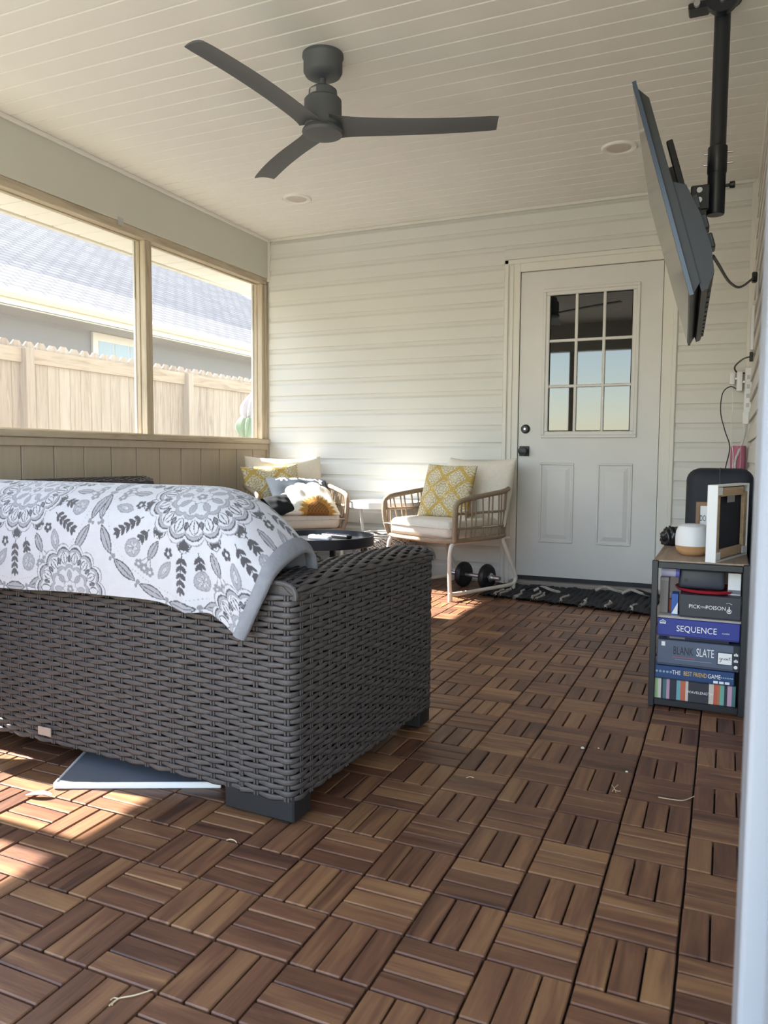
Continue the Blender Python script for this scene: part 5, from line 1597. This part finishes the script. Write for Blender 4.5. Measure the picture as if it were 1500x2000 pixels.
rfm = ring_frame(0.0, 0.13, 0.0, 0.185, 0.014, 0.0, 0.018, 0.001)
obj('frame', rfm, wood_mat('brown_frame_wood', (104, 78, 58), (140, 108, 82), (160, 128, 100), 0.6, axis=2, objvar=0), t)
obj('face', MB().box(0.012, 0.118, 0.006, 0.014, 0.012, 0.173), M['white_plastic'], t)
lettering('DO', 0.032, dark_ink, t, (0.0255, 0.0055, 0.122), 0.45)
t = thing('plastic_bag', 'crumpled black plastic bag at the back of the shelf top', 'bag', (-0.004, 2.055, ZT))
bm = bmesh.new(); bmesh.ops.create_icosphere(bm, subdivisions=4, radius=1.0)
for v in bm.verts:
    p = v.co.copy()
    q = 1 + 0.16 * math.sin(7 * p.x + 3 * p.z) * math.cos(6 * p.y + 2) + 0.10 * math.sin(15 * p.x + 9 * p.y) + 0.06 * math.sin(23 * p.z + 11 * p.x)
    v.co = Vector((p.x * 0.040 * q + 0.012, p.y * 0.035 * q, max(0.0, 0.034 + p.z * 0.040 * q)))
me = bpy.data.meshes.new('bag'); bm.to_mesh(me); bm.free()
for p in me.polygons:
    p.use_smooth = True
obj('bag_body', me, mat('black_plastic_film', (22, 24, 26), 0.28, spec=0.6), t)
obj('bag_knot', MB().tube(catmull([(0.03, -0.01, 0.066), (0.045, -0.015, 0.075), (0.055, -0.01, 0.07)], 5), [0.008] * 10 + [0.012], 8), mat('black_plastic_film_knot', (22, 24, 26), 0.28), t)

# ---- behind the shelf
cs = thing('padded_case', 'tall black rounded padded case standing behind the shelf', 'case', (0.178, 2.33, 0))
obj('body', MB().box(-0.128, 0.128, -0.16, 0.16, 0.0, 0.823, bevel=0.050, seg=6), mat('navy_black_padding', (26, 30, 40), 0.7, bump=0.2, bscale=300), cs)
obj('seam', MB().tube(catmull([(0.0, -0.1605, 0.10), (0.0, -0.1605, 0.5), (0.0, -0.1605, 0.76), (0.0, -0.147, 0.808), (0.0, -0.11, 0.8235), (0.0, 0.10, 0.8235)], 8), 0.0022, 6), mat('seam_thread', (60, 66, 80), 0.7), cs)
pm = thing('rolled_mat', 'pink upright roll in the corner behind the black case', 'roll', (0.262, 3.815, 0))
obj('roll', MB().lathe([(0.001, 0.0), (0.040, 0.0), (0.042, 0.01), (0.042, 0.93), (0.040, 0.94), (0.001, 0.94)], 28, cap=False), mat('dusty_pink_foam', (186, 112, 136), 0.7), pm)
obj('flap_edge', MB().box(0.010, 0.016, -0.046, -0.040, 0.0, 0.938, bevel=0.001), mat('light_pink_foam', (204, 140, 158), 0.7), pm)

# ---- electrics in the right corner
ps = thing('power_strip', 'white power strip hung upright in the siding corner', 'power strip', (0.304, 3.872, 1.07))
obj('body', MB().box(-0.022, 0.020, -0.022, 0.0, 0.06, 0.335, bevel=0.004), M['white_plastic'], ps)
obj('cord_end', MB().box(-0.026, 0.010, -0.026, 0.0, 0.0, 0.075, bevel=0.004), M['white_plastic'], ps)
for k in range(4):
    obj('socket', MB().box(-0.010, 0.008, -0.0228, -0.0218, 0.10 + k * 0.055, 0.125 + k * 0.055), mat('socket_face', (190, 190, 190), 0.5), ps)
ch = thing('phone_charger', 'large white charger block plugged into the power strip', 'charger', (0.252, 3.850, 1.265))
obj('block', MB().box(-0.014, 0.018, -0.03, 0.022, 0, 0.115, bevel=0.006, seg=2), M['white_plastic'], ch)
obj('prong', MB().box(0.018, 0.032, -0.004, 0.004, 0.05, 0.06), M['steel'], ch)
ch2 = thing('phone_charger', 'small white charger left of the larger charger block', 'charger', (0.214, 3.850, 1.305))
obj('block', MB().box(-0.014, 0.014, -0.024, 0.016, 0, 0.072, bevel=0.005, seg=2), M['white_plastic'], ch2)
obj('prong', MB().box(0.012, 0.026, -0.004, 0.004, 0.03, 0.04), M['steel'], ch2)
def cord(name, label, pts, r_, material):
    o = obj(name, MB().tube(catmull(pts, 8), r_, 8), material)
    return tag(o, label, 'cord')
cord('power_cable', 'thin black cord dropping from the large charger to the case', [(0.237, 3.842, 1.279), (0.205, 3.80, 1.29), (0.165, 3.78, 1.25), (0.158, 3.78, 1.14), (0.185, 3.78, 1.03), (0.215, 3.77, 0.93), (0.195, 3.70, 0.80), (0.175, 3.62, 0.60), (0.17, 3.6, 0.30)], 0.0032, M['black'])
cord('power_cable', 'thin white cord dropping from the small charger', [(0.214, 3.838, 1.305), (0.222, 3.82, 1.20), (0.218, 3.80, 1.08), (0.222, 3.77, 0.97), (0.235, 3.75, 0.86), (0.225, 3.70, 0.60), (0.22, 3.7, 0.2)], 0.0022, M['white_plastic'])
cord('power_cable', 'thick white braided cord hanging below the power strip', [(0.298, 3.855, 1.072), (0.288, 3.82, 0.98), (0.262, 3.765, 0.90), (0.245, 3.755, 0.82), (0.245, 3.74, 0.5), (0.25, 3.74, 0.1)], 0.0065, mat('braided_white', (206, 202, 200), 0.7, var=0.25, scale=150, bump=0.8, bscale=220))
rcw = thing('cable_raceway', 'pale plastic cable channel on the right wall siding', 'cable channel', (0.300, 3.50, 1.40))
obj('channel', MB().box(-0.003, 0.0125, -0.02, 0.02, 0.06, 0.30, bevel=0.002), M['white_plastic'], rcw)
obj('cover_strip', MB().box(-0.006, -0.003, -0.014, 0.014, 0.062, 0.298, bevel=0.001), mat('lilac_white_plastic', (204, 198, 208), 0.45), rcw)
obj('end_clip', MB().box(-0.005, 0.0125, -0.022, 0.022, 0.0, 0.05, bevel=0.003), M['black'], rcw)
ob = thing('wall_outlet', 'outdoor wall outlet box with black plug on the right wall', 'outlet', (0.312, 2.95, 1.70))
obj('box', MB().box(-0.008, 0.0, -0.04, 0.04, -0.06, 0.06, bevel=0.003), M['white_plastic'], ob)
obj('plug', MB().box(-0.032, -0.008, -0.022, 0.022, 0.015, 0.062, bevel=0.005), M['black'], ob)
cord('power_cable', 'black cord sagging from the television to the wall outlet', [(0.136, 1.55, 1.526), (0.15, 1.8, 1.552), (0.176, 2.15, 1.574), (0.197, 2.4, 1.601), (0.22, 2.55, 1.618), (0.248, 2.7, 1.657), (0.292, 2.93, 1.737)], 0.0055, M['black'])
cord('power_cable', 'short black cord looping into the top of the power strip', [(0.297, 3.50, 1.425), (0.262, 3.66, 1.43), (0.225, 3.80, 1.405), (0.24, 3.84, 1.375), (0.281, 3.86, 1.372)], 0.0048, M['black'])
